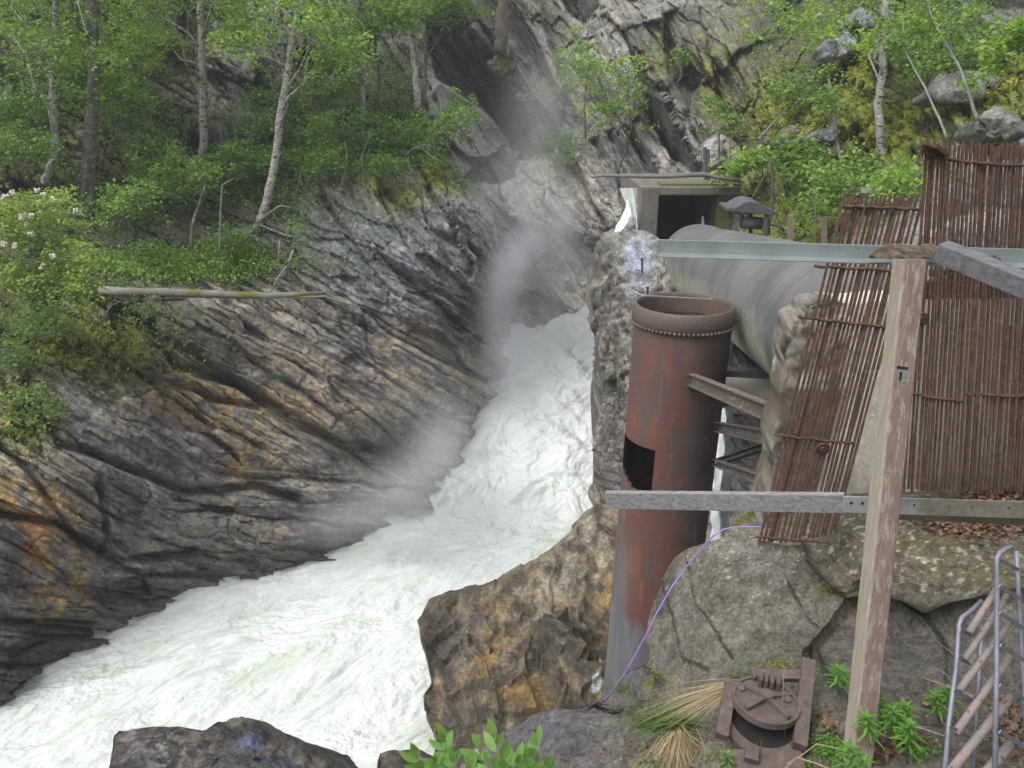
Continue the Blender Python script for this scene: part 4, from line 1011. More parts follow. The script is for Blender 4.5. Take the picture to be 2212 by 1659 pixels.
for u, v0, v1, lab in ((1387, 560, 588, 'upper small iron pin standing in the pale wet top of the rock rib'), (1399, 622, 642, 'lower small iron pin just above the tank rim')):
    mb = MB(); p1 = PV(u, v1 + 8, 15.2 if v1 < 600 else 14.2); p0 = PV(u, v0, 15.0 if v1 < 600 else 14.0); mb.tube([p1, p0], .018, 6); mb.sphere(p0, .035, 6, 4)
    if v1 < 600: mb.tube([PV(1372, 582, 15.1), PV(u, 586, 15.1), PV(1382, 600, 15.0)], .012, 5)
    tag(mb.build('iron_pin', M_rustd), lab, 'pin')

# steel channel braces from the tank to the wall
def channel(p0, p1, h, label, mat=M_rustd):
    mb = MB(); a = PV(*p0); c = PV(*p1)
    mb.box(a, c, .012, h); off = Vector((0, -.03, 0))
    mb.box(a + Vector((0, .035, h / 2)), c + Vector((0, .035, h / 2)), .08, .012); mb.box(a + Vector((0, .035, -h / 2)), c + Vector((0, .035, -h / 2)), .08, .012)
    tag(mb.build('steel_brace', mat, bevel=.002), label, 'brace', 'braces between tank and wall')
M_br = simple_mat('scuffed_brace_steel', (.165,.135,.12), (.10,.075,.065), 9, .8, 0, c3=(.42,.40,.30), s3=26, lo3=.60, hi3=.66)
channel((1494,822,7.50),(1690,905,5.0), .115, 'longest sloping steel channel brace, the topmost one reaching the tank front', M_br)
channel((1553,925,7.6),(1680,952,5.2), .10, 'second steel channel brace, nearly level, below the longest one', M_br)
channel((1548,1002,7.7),(1672,962,6.4), .06, 'dark thin brace rising to the right in the crossed pair', M_dark)
channel((1548,1003,7.6),(1650,1040,5.6), .07, 'brown brace falling to the right in the crossed pair', M_br)

# short pipe stub, beam and flange between tank and wall
st_ = empty('pipe_stub', PV(1632, 840, 8.3), 'cream painted riveted pipe stub with rusty lower edge between tank and wall', 'pipe')
ca_, cb_ = PV(1560, 850, 8.5), PV(1760, 862, 8.1)
mb = MB(); mb.tube([PV(1560, 842, 8.6), PV(1760, 852, 8.2)], .21, 40); mb.build('tube', M_cream, st_, smooth=True)
mb = MB()
axd = (cb_ - ca_).normalized()
mb.box(PV(1562, 868, 8.35), PV(1720, 874, 8.1), .10, .05); mb.build('rusty_flange', M_rust, st_)
for k in range(9):
    mb = MB(); mb.sphere(PV(1572 + k * 15, 862 + k * .7, 8.28), .014, 6, 4); mb.build('rivet', M_rustd, st_)
mb = MB(); mb.box(PV(1572, 803, 8.3), PV(1720, 810, 8.0), .16, .07)
tag(mb.build('steel_beam', simple_mat('grey_green_beam', (.20,.22,.21), (.13,.14,.13), 6, .7)), 'grey steel beam bridging the gap just above the cream pipe stub', 'beam')

# ------------------------------------------------------------------ big pipe
m, nt, b = newmat('pipe_concrete_skin'); M_pipe = m
tcn = nt.nodes.new('ShaderNodeTexCoord')
def mapv(scale, rot=(0, 0, 0)):
    q = nt.nodes.new('ShaderNodeMapping'); q.inputs['Scale'].default_value = scale; q.inputs['Rotation'].default_value = rot
    nt.links.new(tcn.outputs['Object'], q.inputs[0]); return q.outputs[0]
at = N(nt, 'ShaderNodeAttribute', attribute_name='ang'); al = N(nt, 'ShaderNodeAttribute', attribute_name='len')
cmb = nt.nodes.new('ShaderNodeCombineXYZ'); nt.links.new(math_(nt, 'MULTIPLY', at.outputs['Fac'], .35), cmb.inputs[0])
nt.links.new(math_(nt, 'MULTIPLY', math_(nt, 'ADD', al.outputs['Fac'], math_(nt, 'MULTIPLY', at.outputs['Fac'], .30)), 2.6), cmb.inputs[1])
s1 = noise(nt, cmb.outputs[0], 3.0, 8, .65); s2 = noise(nt, cmb.outputs[0], 11.0, 8, .7); blot = noise(nt, mapv((1, 1, 1)), 1.1, 4, .5)
c = mixc(nt, ramp(nt, math_(nt, 'ADD', math_(nt, 'MULTIPLY', s1, .35), math_(nt, 'MULTIPLY', blot, .65)), .42, .58), (.105,.11,.12), (.175,.175,.17))
c = mixc(nt, math_(nt, 'MULTIPLY', ramp(nt, s2, .54, .66, 0, .6), ramp(nt, noise(nt, mapv((1, 1, 1)), 2.3, 4, .6), .42, .6)), c, (.36,.37,.30))
low = ramp(nt, math_(nt, 'ADD', at.outputs['Fac'], math_(nt, 'MULTIPLY', s2, 1.6)), .62, 1.15)
lowb = math_(nt, 'MULTIPLY', low, ramp(nt, blot, .25, .45))
c = mixc(nt, math_(nt, 'MULTIPLY', lowb, .9), c, (.42,.46,.34))
nt.links.new(c, b.inputs['Base Color']); b.inputs['Roughness'].default_value = .6
bump(nt, b, s2, .08, .01)
pdir = Vector((.083, 1.016, -.132)).normalized(); pf = Vector((3.70, 16.0, -3.20))
pipe = empty('water_pipe', pf, 'huge grey pipe with pale streaks coming out of the concrete portal', 'pipe')
def pipe_ring(s, r, n=96):
    c = pf - pdir * s; x = pdir.cross(Vector((0, 0, 1))).normalized(); y = x.cross(pdir).normalized()
    th = np.linspace(0, 2 * math.pi, n, endpoint=False)
    return np.array([list(c + x * (r * math.sin(t)) + y * (r * math.cos(t))) for t in th]), np.sin(th + .0), th
ss = np.concatenate([[0, .001, .05], np.linspace(.12, 11.5, 90)])
R_p = .71
rad_p = [0.05, .64, R_p - .01] + [R_p] * 90
for i, s_ in enumerate(ss):
    if .9 < s_ < 1.05 and i > 2: pass
rings_ = []; ang_ = []; len_ = []
for s_, r in zip(ss, rad_p):
    q, sn, t_ = pipe_ring(s_, r * (1.03 if s_ < .85 else 1.0)); rings_.append(q); ang_.append(-np.cos(t_)); len_.append(np.full(96, s_))
mesh_np('barrel', np.array(rings_).reshape(-1, 3), grid_faces(len(ss), 96, wrap=True), M_pipe, parent=pipe, attrs={'ang': np.array(ang_).ravel(), 'len': np.array(len_).ravel()})
mb = MB(); mb.box(PV(1518, 487, 15.9), PV(1518, 467, 15.9), .07, .03, (0, -1, 0), .4); mb.build('fin', M_galv, pipe)
mb = MB(); mb.box(PV(1467, 592, 15.0), PV(1468, 606, 14.9), .10, .10, (0, -1, 0)); mb.build('bracket', M_galv, pipe)

# valve headstock above the pipe
vs_ = empty('valve_stand', PV(1618, 510, 13.6), 'grey iron valve headstock with crank handle standing over the pipe', 'valve')
F_ = 13.6; k1 = px(F_, 480, 1)
for (u, v0, v1, f) in ((1576, 452, 505, F_), (1591, 458, 506, F_ - .25), (1621, 460, 508, F_), (1654, 462, 512, F_ - .25), (1660, 455, 508, F_ + .2)):
    mb = MB(); mb.box(PV(u, v1, f), PV(u, v0, f), 7.5 * k1, 5 * k1, (0, -1, 0)); mb.build('leg', M_dark, vs_)
mb = MB(); mb.prism([PV(1570, 456, F_ - .3), PV(1668, 466, F_ - .3), PV(1670, 456, F_ - .3), PV(1655, 447, F_ - .3), PV(1640, 438, F_ - .3), PV(1622, 434, F_ - .3), PV(1606, 438, F_ - .3), PV(1588, 449, F_ - .3), PV(1570, 449, F_ - .3)], (0, .55, .02))
mb.build('cap', M_dark, vs_, bevel=.01)
mb = MB(); mb.tube([PV(1602, 480, F_ - .1), PV(1645, 482, F_ - .1)], 13 * k1, 20); mb.build('drum', M_dark, vs_, smooth=True)
mb = MB(); mb.tube([PV(1640, 483, F_ - .1), PV(1688, 488, F_ - .1)], 2.6 * k1, 8); mb.tube([PV(1687, 486, F_ - .12), PV(1681, 502, F_ - .12)], 2.4 * k1, 8); mb.tube([PV(1680, 501, F_ - .12), PV(1700, 505, F_ - .12)], 2.2 * k1, 8); mb.build('crank', M_dark, vs_)

# ------------------------------------------------------------------ portal
Fp = 17.4
por = empty('concrete_portal', PV(1470, 500, Fp), 'square concrete tunnel mouth with dark opening behind the pipe', 'portal')
def slab(mb, u0, v0, u1, v1, F, depth):
    a = PV(u0, v0, F); c = PV(u1, v0, F); d = PV(u1, v1, F); e = PV(u0, v1, F)
    # keep faces vertical
    e = Vector((a.x, a.y, e.z)); d = Vector((c.x, c.y, d.z)); c = Vector((c.x, c.y, a.z))
    mb.prism([a, c, d, e], (0, depth, 0))
mb = MB(); slab(mb, 1386, 404, 1425, 520, Fp, 3.0); mb.build('pier', M_conc, por, bevel=.02)
mb = MB(); slab(mb, 1425, 404, 1600, 422, Fp - .003, 3.0); mb.build('lintel', M_conc, por, bevel=.02)
mb = MB(); slab(mb, 1428, 397, 1600, 404, Fp + .15, .5); mb.build('coping', simple_mat('mossy_concrete', (.15,.14,.09), (.11,.12,.04), 5, .95), por)
mb = MB(); slab(mb, 1547, 422, 1600, 560, Fp + .1, 2.9); mb.build('far_pier', simple_mat('moss_grown_concrete', (.12,.13,.03), (.08,.10,.03), 5, .95), por)
mb = MB(); slab(mb, 1400, 400, 1600, 560, Fp + 2.3, .1); slab(mb, 1542, 424, 1546, 560, Fp + .05, 2.2); slab(mb, 1427, 423.5, 1541, 425, Fp + .05, 2.2); mb.build('tunnel_shade', M_black, por)  # black sheets inside the mouth paint the tunnel's darkness
# sluice water beside it
def water_strip(name, rows, F0_, F1_, label, seed=0, amp=.05, cola=(.80, .86, .86), cols=24, kind='structure'):
    n = len(rows); rr_ = np.array(rows, float); t = np.linspace(0, 1, 60); vv_ = np.interp(t, np.linspace(0, 1, n), rr_[:, 2]); ul = np.interp(t, np.linspace(0, 1, n), rr_[:, 0]); ur = np.interp(t, np.linspace(0, 1, n), rr_[:, 1])
    s = np.linspace(0, 1, cols); Us = ul[:, None] + (ur - ul)[:, None] * s; Vs = vv_[:, None] + 0 * s; Fs = F0_ + (F1_ - F0_) * t[:, None] + .25 * np.abs(s - .5) * 2
    q = P(Us, Vs, Fs); q = q + amp * np.stack([fbm(q, 4, 3, off=1 + seed), fbm(q, 4, 3, off=5 + seed), fbm(q, 4, 3, off=9 + seed)], -1)
    cc = np.zeros(Us.shape + (3,)) + np.array(cola); cc = mixn(cc, (.45, .52, .48), sstep(0, .4, fbm(q * np.array([4, 1, .5]), 3, 3)) * .6)
    return tag(mesh_np(name, q.reshape(-1, 3), grid_faces(60, cols), mw, attrs={'col': cc.reshape(-1, 3)}), kind=kind)
water_strip('water', [(1338,1392,406),(1352,1391,440),(1362,1388,470),(1372,1380,496)], 17.9, 17.2, '', 3, .02, (.36, .43, .39))
water_strip('water', [(1354,1360,430),(1351,1372,450),(1343,1376,468),(1334,1370,486),(1326,1352,503)], 17.6, 16.95, '', 5, .035, (.8, .84, .86))
water_strip('water', [(1562,1590,700),(1556,1585,860),(1548,1582,950),(1538,1578,1060),(1528,1575,1190)], 10.4, 9.8, '', 8, .06, (.62, .70, .72))

# ------------------------------------------------------------------ old fence by the portal and the drift branch
def wire(mb, a, c, r=.007, sag=0.0):
    a = PV(*a); c = PV(*c); mb.tube([a.lerp(c, t / 8) - Vector((0, 0, sag * 4 * (t / 8) * (1 - t / 8))) for t in range(9)], r, 5)
fe = empty('wire_fence', PV(1620, 440, 16.5), 'rusty pipe and wire fence climbing the mossy bank behind the portal', 'fence')
for (u, v0, v1, F, r) in ((1523,318,388,17.9,.045),(1530,322,392,17.8,.03),(1553,288,395,17.2,.018),(1607,310,378,17.5,.03),(1646,292,385,17.0,.014),(1668,348,468,14.6,.025),(1577,300,350,18.2,.012)):
    mb = MB(); mb.tube([PV(u + 1, v1, F), PV(u, v0, F)], r, 8); mb.build('post', M_dark if r > .02 else M_rustd, fe)
for a, c in (((1553,288,17.2),(1612,300,17.2)),((1612,300,17.2),(1668,348,14.6)),((1553,352,17.2),(1640,305,17.5)),((1553,375,17.2),(1690,285,18)),((1553,375,17.2),(1600,388,16.5)),((1668,348,14.6),(1618,440,14.0)),((1553,330,17.2),(1720,262,20))):
    mb = MB(); wire(mb, a, c, .009); mb.build('wire', M_rustd, fe)
fe2 = empty('wire_fence', PV(1745, 515, 11.0), 'short run of squared wooden fence stakes with wire just above the rail', 'fence')
M_stake = simple_mat('stake_wood', (.26,.21,.16), (.16,.13,.10), 9, .9, 0, (6,6,1))
for (u0, u1, v0, v1) in ((1702, 1713, 464, 530), (1774, 1786, 469, 530)):
    mb = MB(); F = 10.6; mb.box(PV((u0 + u1) / 2, v1, F), PV((u0 + u1) / 2, v0, F), px(F, 490, 11), px(F, 490, 8), (0, -1, 0)); mb.build('stake', M_stake, fe2)
mb = MB(); wire(mb, (1712,466,10.6), (1820,472,10.4), .008); wire(mb, (1715,530,10.6), (1775,490,10.6), .006); wire(mb, (1762,400,11), (1760,520,10.6), .009); mb.build('wire', M_rustd, fe2)
M_br2 = simple_mat('bleached_branch', (.22,.20,.20), (.13,.11,.115), 18, .9)
mb = MB(); mb.tube([PV(1278,384,16.4), PV(1300,379,16.3), PV(1350,380,16.2), PV(1400,381,16.1), PV(1450,381,16.1), PV(1490,378,16.1), PV(1520,377,16.2), PV(1550,384,16.2), PV(1600,390,16.3)], [.018,.03,.035,.04,.04,.045,.045,.035,.02], 8)
tag(mb.build('dead_branch', M_br2, smooth=True), 'long bare driftwood branch lying level above the tunnel mouth', 'branch')

# purple rope
rp = [(1670,1138,3.85),(1640,1138,3.85),(1610,1138,3.85),(1585,1139,3.9),(1565,1143,3.9),(1540,1158,3.95),(1510,1192,3.98),(1480,1228,4.0),(1450,1270,3.95),(1420,1322,3.9),(1398,1368,3.9),(1370,1420,3.9),(1345,1462,3.95),(1318,1500,4.0),(1296,1520,4.1)]
mb = MB(); mb.tube([PV(*p) for p in rp], .0045, 8)
ro = mb.build('rope', M_rope, smooth=True); tag(ro, 'thin purple rope running down across the tank to the rocks', 'rope')

# ------------------------------------------------------------------ iron hatch frame at the foot of the post
Fh = lambda v: 2.93 + (1540 - v) * .0021
def PH(u, v, out=0.0): return PV(u, v, Fh(v) - out)
hn = (PH(1650, 1500) - PH(1650, 1600)).normalized(); hx_ = Vector((1, 0, 0)); hnrm = hx_.cross(hn).normalized(); hnrm = hnrm if hnrm.y < 0 else -hnrm
kx = px(3.1, 1540, 1)
ha = empty('iron_hatch', PH(1650, 1640), 'rusty cast iron flap valve with half-open disc set in a square frame', 'hatch')
def hb_(a, c, w, h, name='frame_bar', lift=.02, mat=M_rustd):
    mb = MB(); mb.box(PH(*a) + hnrm * lift, PH(*c) + hnrm * lift, w * kx, h, hnrm); return mb.build(name, mat, ha, bevel=.003)
hb_((1742,1440),(1722,1625), 27, .05, lift=.045)
hb_((1622,1466),(1738,1468), 22, .035, lift=.03)
hb_((1575,1492),(1556,1600), 25, .05, lift=.03)
hb_((1563,1480),(1600,1498), 14, .03, lift=.04)
mb = MB(); mb.disc(PH(1648, 1550), hnrm, .150, .195, .03, 48); mb.build('seat_ring', M_rustd, ha, smooth=False)
mb = MB(); mb.disc(PH(1648, 1550) + hnrm * .004, hnrm, 0, .152, .01, 40); mb.build('pit', M_black, ha)  # black disc painting the shade down in the pit
da = (hnrm * 1.0 + hn * .30).normalized(); dc = PH(1648, 1531) + hnrm * .06
dk_ = .150
mb = MB(); mb.disc(dc, da, dk_ - .014, dk_, .032, 56); mb.disc(dc, da, 0, dk_ - .012, .012, 56); disc_ = mb.build('disc', M_rustd, ha)
dy_ = (hn - da * hn.dot(da)).normalized(); dx_ = dy_.cross(da)
def PD(x, y, o=0.0): return dc + dx_ * x * dk_ + dy_ * y * dk_ + da * o
if dx_.x < 0: dx_ = -dx_
mb = MB()
for a in ((-.62, -.60), (.62, -.60)): mb.box(PD(0, .02, .022), PD(a[0], a[1], .016), .020, .026, da)
for a in ((-.78, .45), (.78, .45)): mb.box(PD(0, .10, .016), PD(a[0], a[1], .010), .014, .018, da)
mb.disc(PD(0, .08, .02), da, 0, .03, .04, 16)
mb.build('ribs', M_rustd, ha)
mb = MB()
for x in (-.16, .0, .17, .36): mb.box(PD(x, .50, .03), PD(x, .88, .035), .016, .05, da)
mb.tube([PD(-.3, .8, .04), PD(.5, .8, .04)], .012, 8); mb.build('hinge', M_rustd, ha)
mb = MB(); mb.disc(PD(-.72, .25, .012), da, 0, .016, .012, 12); mb.build('bolt', M_rustd, ha)
mb = MB(); mb.disc(PD(.62, .22, .012), da, 0, .022, .01, 12); mb.build('bolt', M_rustd, ha)
mb = MB(); mb.box(PH(1622, 1618) + hnrm * .025, PH(1620, 1650) + hnrm * .025, 26 * kx, .03, hnrm); mb.build('lug', M_rustd, ha)
mb = MB(); mb.box(PH(1556, 1642) + hnrm * -.012, PH(1735, 1642) - hnrm * .012, 40 * kx, .04, hnrm); mb.build('sill', M_rustd, ha)

# ------------------------------------------------------------------ tubular frame at the right edge
lf = empty('tubular_frame', PV(2100, 1660, 2.3), 'bent grey tubular steel frame with flaking pink slats at the lower right', 'metal frame')
def tb(pts, r, name='tube', mat=M_galvd):
    mb = MB(); mb.tube([PV(*p) for p in pts], r, 12); mb.build(name, mat, lf, smooth=True)
tb([(2186,1181,2.62),(2172,1186,2.60),(2160,1194,2.57),(2154,1206,2.55),(2154,1240,2.54),(2153,1450,2.36),(2148,1720,2.12)], .0092)
tb([(2196,1190,2.70),(2200,1280,2.64),(2212,1500,2.50),(2224,1720,2.3)], .0085)
tb([(2120,1298,2.60),(2100,1318,2.56),(2078,1334,2.52),(2072,1350,2.50),(2066,1440,2.42),(2050,1560,2.30),(2036,1720,2.14)], .0088)
tb([(2122,1350,2.74),(2112,1500,2.62),(2100,1720,2.44)], .0065)
def Fl(v): return 2.56 - (v - 1200) * .00088
for (u0, v0, u1, v1, w) in ((2160,1262,2094,1366,19),(2175,1286,2084,1425,18),(2182,1342,2072,1492,19),(2181,1418,2064,1584,21),(2183,1505,2052,1668,24),(2182,1608,2105,1700,26)):
    mb = MB(); a = PV(u0, v0, Fl(v0) + .10); c = PV(u1, v1, Fl(v1) + .03)
    mb.tube([a, a.lerp(c, .5), c], w * px(2.4, 1450, 1) * .40, 14); mb.build('slat', M_pinkbar, lf, smooth=True)
for (u0, v0, u1, v1) in ((2158,1210,2200,1231),(2159,1266,2204,1294),(2160,1324,2209,1356),(2161,1394,2214,1428),(2160,1480,2218,1515),(2160,1580,2222,1618)):
    mb = MB(); mb.box(PV(u0, v0, Fl(v0)), PV(u1, v1, Fl(v1) + .12), .004, .014); mb.build('rung', M_galvd, lf)
for (u0, v0, u1, v1) in ((2074,1360,2098,1374),(2070,1418,2095,1436),(2060,1492,2112,1520),(2050,1568,2108,1600)):
    mb = MB(); mb.box(PV(u0, v0, Fl(v0) - .02), PV(u1, v1, Fl(v1) + .14), .004, .012); mb.build('rung', M_galvd, lf)
# ------------------------------------------------------------------ vegetation
RG = np.random.RandomState(21)
L_birch = leaf_mat('birch_leaf', (.10,.20,.04), (.25,.38,.085))
L_deep = leaf_mat('shade_leaf', (.075,.15,.04), (.20,.33,.08))
L_rowan = leaf_mat('rowan_leaf', (.20,.30,.07), (.36,.45,.12))
L_fresh = leaf_mat('fresh_leaf', (.16,.30,.045), (.33,.47,.10))
L_grass = leaf_mat('grass_blade', (.10,.19,.045), (.20,.29,.09), .25)
L_straw = leaf_mat('dry_straw', (.42,.33,.20), (.58,.47,.30), .15)
L_willow = leaf_mat('willow_leaf', (.13,.27,.06), (.22,.38,.10), .3)
L_fire = leaf_mat('fireweed_leaf', (.07,.20,.025), (.15,.33,.05), .25)
L_moss = leaf_mat('moss_tuft', (.13,.165,.02), (.27,.28,.045), .1)
L_dead = leaf_mat('dead_leaf', (.10,.05,.03), (.30,.19,.13), .1)
L_flower = simple_mat('rowan_flower', (.70,.69,.58), (.55,.55,.42), 30, .8)
M_bark_w = simple_mat('white_birch_bark', (.42,.40,.38), (.28,.26,.24), 4, .85, 0, (1,1,2.2), lo=.4, hi=.6, bstr=.4, bdist=.01, c3=(.045,.04,.035), s3=9, lo3=.56, hi3=.60, kind='Object')
M_bark_g = simple_mat('grey_bark', (.17,.155,.13), (.09,.08,.065), 6, .95, 0, (1,1,1.6), bstr=.7, bdist=.02, c3=(.24,.235,.20), s3=8, lo3=.54, hi3=.62)
M_bark_p = simple_mat('pinkish_pine_bark', (.20,.16,.14), (.12,.095,.08), 7, .95, 0, (1,1,.4), bstr=.9, bdist=.03)
M_twig = simple_mat('lichened_twig', (.26,.27,.25), (.15,.15,.13), 14, .95)

def leaf_quads(C, size, R, up=.5, fold=False, asp=.62):
    """rhombic leaves at centres C (n,3); random tilt around 'up'"""
    n = len(C); size = np.asarray(size, float) * (R.uniform(.7, 1.25, n))
    nr = R.normal(size=(n, 3)); nr[:, 2] = np.abs(nr[:, 2]) + up * 1.5; nr /= np.linalg.norm(nr, axis=1, keepdims=True)
    a = R.normal(size=(n, 3)); a[:, 2] -= .35; a -= nr * (a * nr).sum(1, keepdims=True); a /= np.linalg.norm(a, axis=1, keepdims=True)
    b = np.cross(nr, a); s = size[:, None] * .5
    V_ = np.stack([C - a * s, C + b * s * asp - a * s * .1, C + a * s, C - b * s * asp - a * s * .1], 1).reshape(-1, 3)
    Fc = np.arange(n * 4).reshape(n, 4); rn = np.repeat(np.clip(R.beta(2, 2, n), 0, 1), 4)
    return V_, Fc, rn
def spray_cloud(centres, rad, n_per, R, flat=.28, droop=.25):
    """leafy sprays: flattened discs of leaves round each centre"""
    m = len(centres); rad = np.broadcast_to(rad, m)
    k = R.poisson(n_per, m); idx = np.repeat(np.arange(m), k); n = len(idx)
    th = R.uniform(0, 2 * math.pi, n); r = np.sqrt(R.uniform(0, 1, n))
    # elongated sprays with own heading
    hd = R.uniform(0, 2 * math.pi, m)[idx]; el = R.uniform(.35, .8, m)[idx]
    x = r * np.cos(th); y = r * np.sin(th) * el
    X = (x * np.cos(hd) - y * np.sin(hd)); Y = (x * np.sin(hd) + y * np.cos(hd))
    tl = R.normal(0, .30, (m, 2))[idx]
    Z = X * tl[:, 0] + Y * tl[:, 1] + R.normal(0, flat, n) * .45 - droop * r ** 2
    rr_ = rad[idx]
    spray_cloud.idx = idx
    return centres[idx] + np.stack([X * rr_, Y * rr_, Z * rr_], 1)
def blob_points(blob, n, R):
    """random points in ellipsoids given as (u, v, F, ru, rv, depth radius, weight)"""
    w = np.array([b[3] * b[4] * (b[6] if len(b) > 6 else 1) for b in blob], float); w /= w.sum()
    ch = R.choice(len(blob), n, p=w); B = np.array([list(b[:6]) for b in blob], float)[ch]
    d = R.normal(size=(n, 3)); d /= np.linalg.norm(d, axis=1, keepdims=True); d *= (R.uniform(0, 1, n) ** (1 / 2.4))[:, None]
    return P(B[:, 0] + d[:, 0] * B[:, 3], B[:, 1] + d[:, 1] * B[:, 4], np.maximum(B[:, 2] + d[:, 2] * B[:, 5], 2.0))
def limb(mb, a, c, r0, r1, R, wob=.06, n=6, k=6):
    a = Vector(a); c = Vector(c); L = (c - a).length
    pts = [a.lerp(c, i / n) + Vector(R.normal(0, wob * L / n * 1.2, 3)) * (0 < i < n) for i in range(n + 1)]
    mb.tube(pts, [r0 + (r1 - r0) * i / n for i in range(n + 1)], k); return pts
NPLANT = [0]
def plant(name, cat, label, group, trunk=None, tr=None, bark=None, blob=None, nspray=0, rad=.45, nper=45, leaf=.07, mat=None, limbs=10, up=.5, extra=None, forks=(), flat=.28, twigr=.012):
    """trunk: list of (u,v,F) base first; tr: (base radius, top radius) in metres"""
    if tr and tr[0] > .06: tr = (tr[0] * .84, tr[1] * .8)
    leaf *= 1.35; nper = int(nper * .74)
    if trunk: trunk = [(u, v, min(F, cliffF(u, v) - .12)) if i < 3 and v > -100 else (u, v, F) for i, (u, v, F) in enumerate(trunk)]
    forks = [([(u, v, min(F, cliffF(u, v) - .15)) for u, v, F in f[0]], f[1], f[2]) for f in forks]
    NPLANT[0] += 1; R = np.random.RandomState(100 + NPLANT[0])
    base = trunk[0] if trunk else (blob[0][0], blob[0][1] + blob[0][4], blob[0][2])
    o = empty(name, PV(*base), label, cat, group)
    cen = blob_points(blob, nspray, R) if blob else None
    if trunk:
        mb = MB(); pts = [PV(*p) for p in trunk]
        fin = []
        for i in range(len(pts) - 1):
            for j in range(4): fin.append(pts[i].lerp(pts[i + 1], j / 4) + Vector(R.normal(0, tr[0] * .12, 3)))
        fin.append(pts[-1]); n = len(fin)
        mb.tube(fin, [tr[0] + (tr[1] - tr[0]) * i / (n - 1) for i in range(n)], 9)
        for fk in forks:
            fp = [PV(*p) for p in fk[0]]; mb.tube(fp, [fk[1] + (fk[2] - fk[1]) * i / (len(fp) - 1) for i in range(len(fp))], 7)
        mb.build('trunk', bark, o, smooth=True)
        if cen is not None and limbs:
            mb = MB()
            for _ in range(limbs):
                c = Vector(cen[R.randint(len(cen))]); j = R.randint(n // 4, n); s = fin[j]
                if (c - s).length < 4.5: limb(mb, s, c, max(tr[1] * .5, twigr), twigr * .4, R, .25)
            if mb.v: mb.build('branches', bark, o, smooth=True)
    elif cen is not None and limbs:
        mb = MB(); s0 = PV(*base)
        for _ in range(limbs):
            c = Vector(cen[R.randint(len(cen))]); limb(mb, s0 + Vector(R.normal(0, .08, 3)), c, twigr, twigr * .35, R, .22)
        mb.build('stems', M_twig, o, smooth=True)
    if cen is not None:
        Cc = spray_cloud(cen, rad * R.uniform(.6, 1.3, len(cen)), nper, R, flat)
        V_, Fc, rn = leaf_quads(Cc, leaf, R, up)
        # whole sprays differ in tone as well as single leaves
        tone = R.uniform(-.35, .35, len(cen))[spray_cloud.idx]; rn = np.clip(.5 + .7 * (rn - .5) + np.repeat(tone, 4), 0, 1)
        mesh_np('crown', V_, Fc, mat, parent=o, attrs={'rnd': rn}, smooth=False)
    if extra: extra(o, R)
    return o

GB = 'birches on the left slope'
plant('birch_tree', 'tree', 'white birch trunk with a kinked foot, leftmost of the birches above the rowan', GB,
      [(96,398,19.5),(101,382,19.5),(120,340,19.5),(116,250,19.5),(112,150,19.6),(121,60,19.7),(124,-80,19.8),(118,-260,20)], (.115,.07), M_bark_w, [(60,60,19,170,110,1.5),(150,160,19,120,80,1.2),(100,-120,19.5,240,120,2)], 110, .5, 44, .075, L_birch, 14)
plant('birch_tree', 'tree', 'thick dark mossy trunk just right of the kinked white birch', GB,
      [(188,470,19.8),(194,400,20),(196,300,20),(204,150,20),(200,60,20.2),(206,-80,20.3),(210,-260,20.5)], (.20,.15), M_bark_g, [(230,110,19.4,120,90,1.5),(190,-100,20,220,120,2)], 80, .5, 44, .075, L_birch, 10,
      forks=[([(166,475,19.7),(178,440,19.7),(184,390,19.8),(190,330,19.9)], .07, .04)])
plant('birch_tree', 'tree', 'straight grey and white banded birch in front of the bare rock slabs', GB,
      [(436,352,22.5),(441,300,22.5),(440,230,22.5),(436,130,22.5),(432,40,22.6),(434,-80,22.8),(432,-260,23)], (.14,.10), M_bark_w, [(380,-90,22,180,110,2),(320,60,22,60,60,1)], 70, .5, 40, .075, L_birch, 8)
plant('birch_tree', 'tree', 'tall birch leaning right out over the gorge, the most slanted one', GB,
      [(560,482,20.2),(575,440,20.3),(588,380,20.4),(600,310,20.5),(608,230,20.6),(622,150,20.7),(632,80,20.8),(650,0,21),(668,-80,21.2),(690,-250,21.5)], (.13,.08), M_bark_w, [(560,90,20,110,60,1.4),(720,110,20.5,90,60,1.2,1.2),(650,30,20.4,150,60,1.6),(640,-110,21,260,120,2.4)], 150, .48, 44, .075, L_fresh, 22,
      forks=[([(560,482,20.2),(520,520,19.8),(480,570,19.3),(458,603,19.0)], .07, .025), ([(622,150,20.7),(600,60,20.7),(592,-20,20.7)], .04, .02)])
plant('birch_tree', 'tree', 'slim birch trunk between the slanted birch and the twin trunks', GB,
      [(783,262,24.5),(782,180,24.6),(779,90,24.7),(776,0,25),(772,-200,25.5)], (.10,.08), M_bark_w, [(770,60,24,80,50,1.2),(760,-40,24.5,140,80,2),(830,30,24.5,60,40,1)], 90, .5, 42, .085, L_birch, 10)
plant('birch_tree', 'tree', 'left one of the twin trunks standing at the edge above the ravine', GB,
      [(902,235,27.5),(898,150,27.5),(888,70,27.7),(880,-20,28),(870,-200,28.5)], (.13,.09), M_bark_w, [(900,10,27,100,45,1.5),(850,-70,27.5,150,70,2)], 80, .55, 44, .085, L_fresh, 10)
plant('birch_tree', 'tree', 'darker right one of the twin trunks at the edge above the ravine', GB,
      [(914,232,27.3),(919,150,27.3),(922,60,27.4),(918,-20,27.6),(925,-200,28)], (.085,.07), M_bark_g, [(980,20,27,80,45,1.5),(1000,-60,27.5,110,60,2)], 70, .55, 44, .085, L_birch, 10)
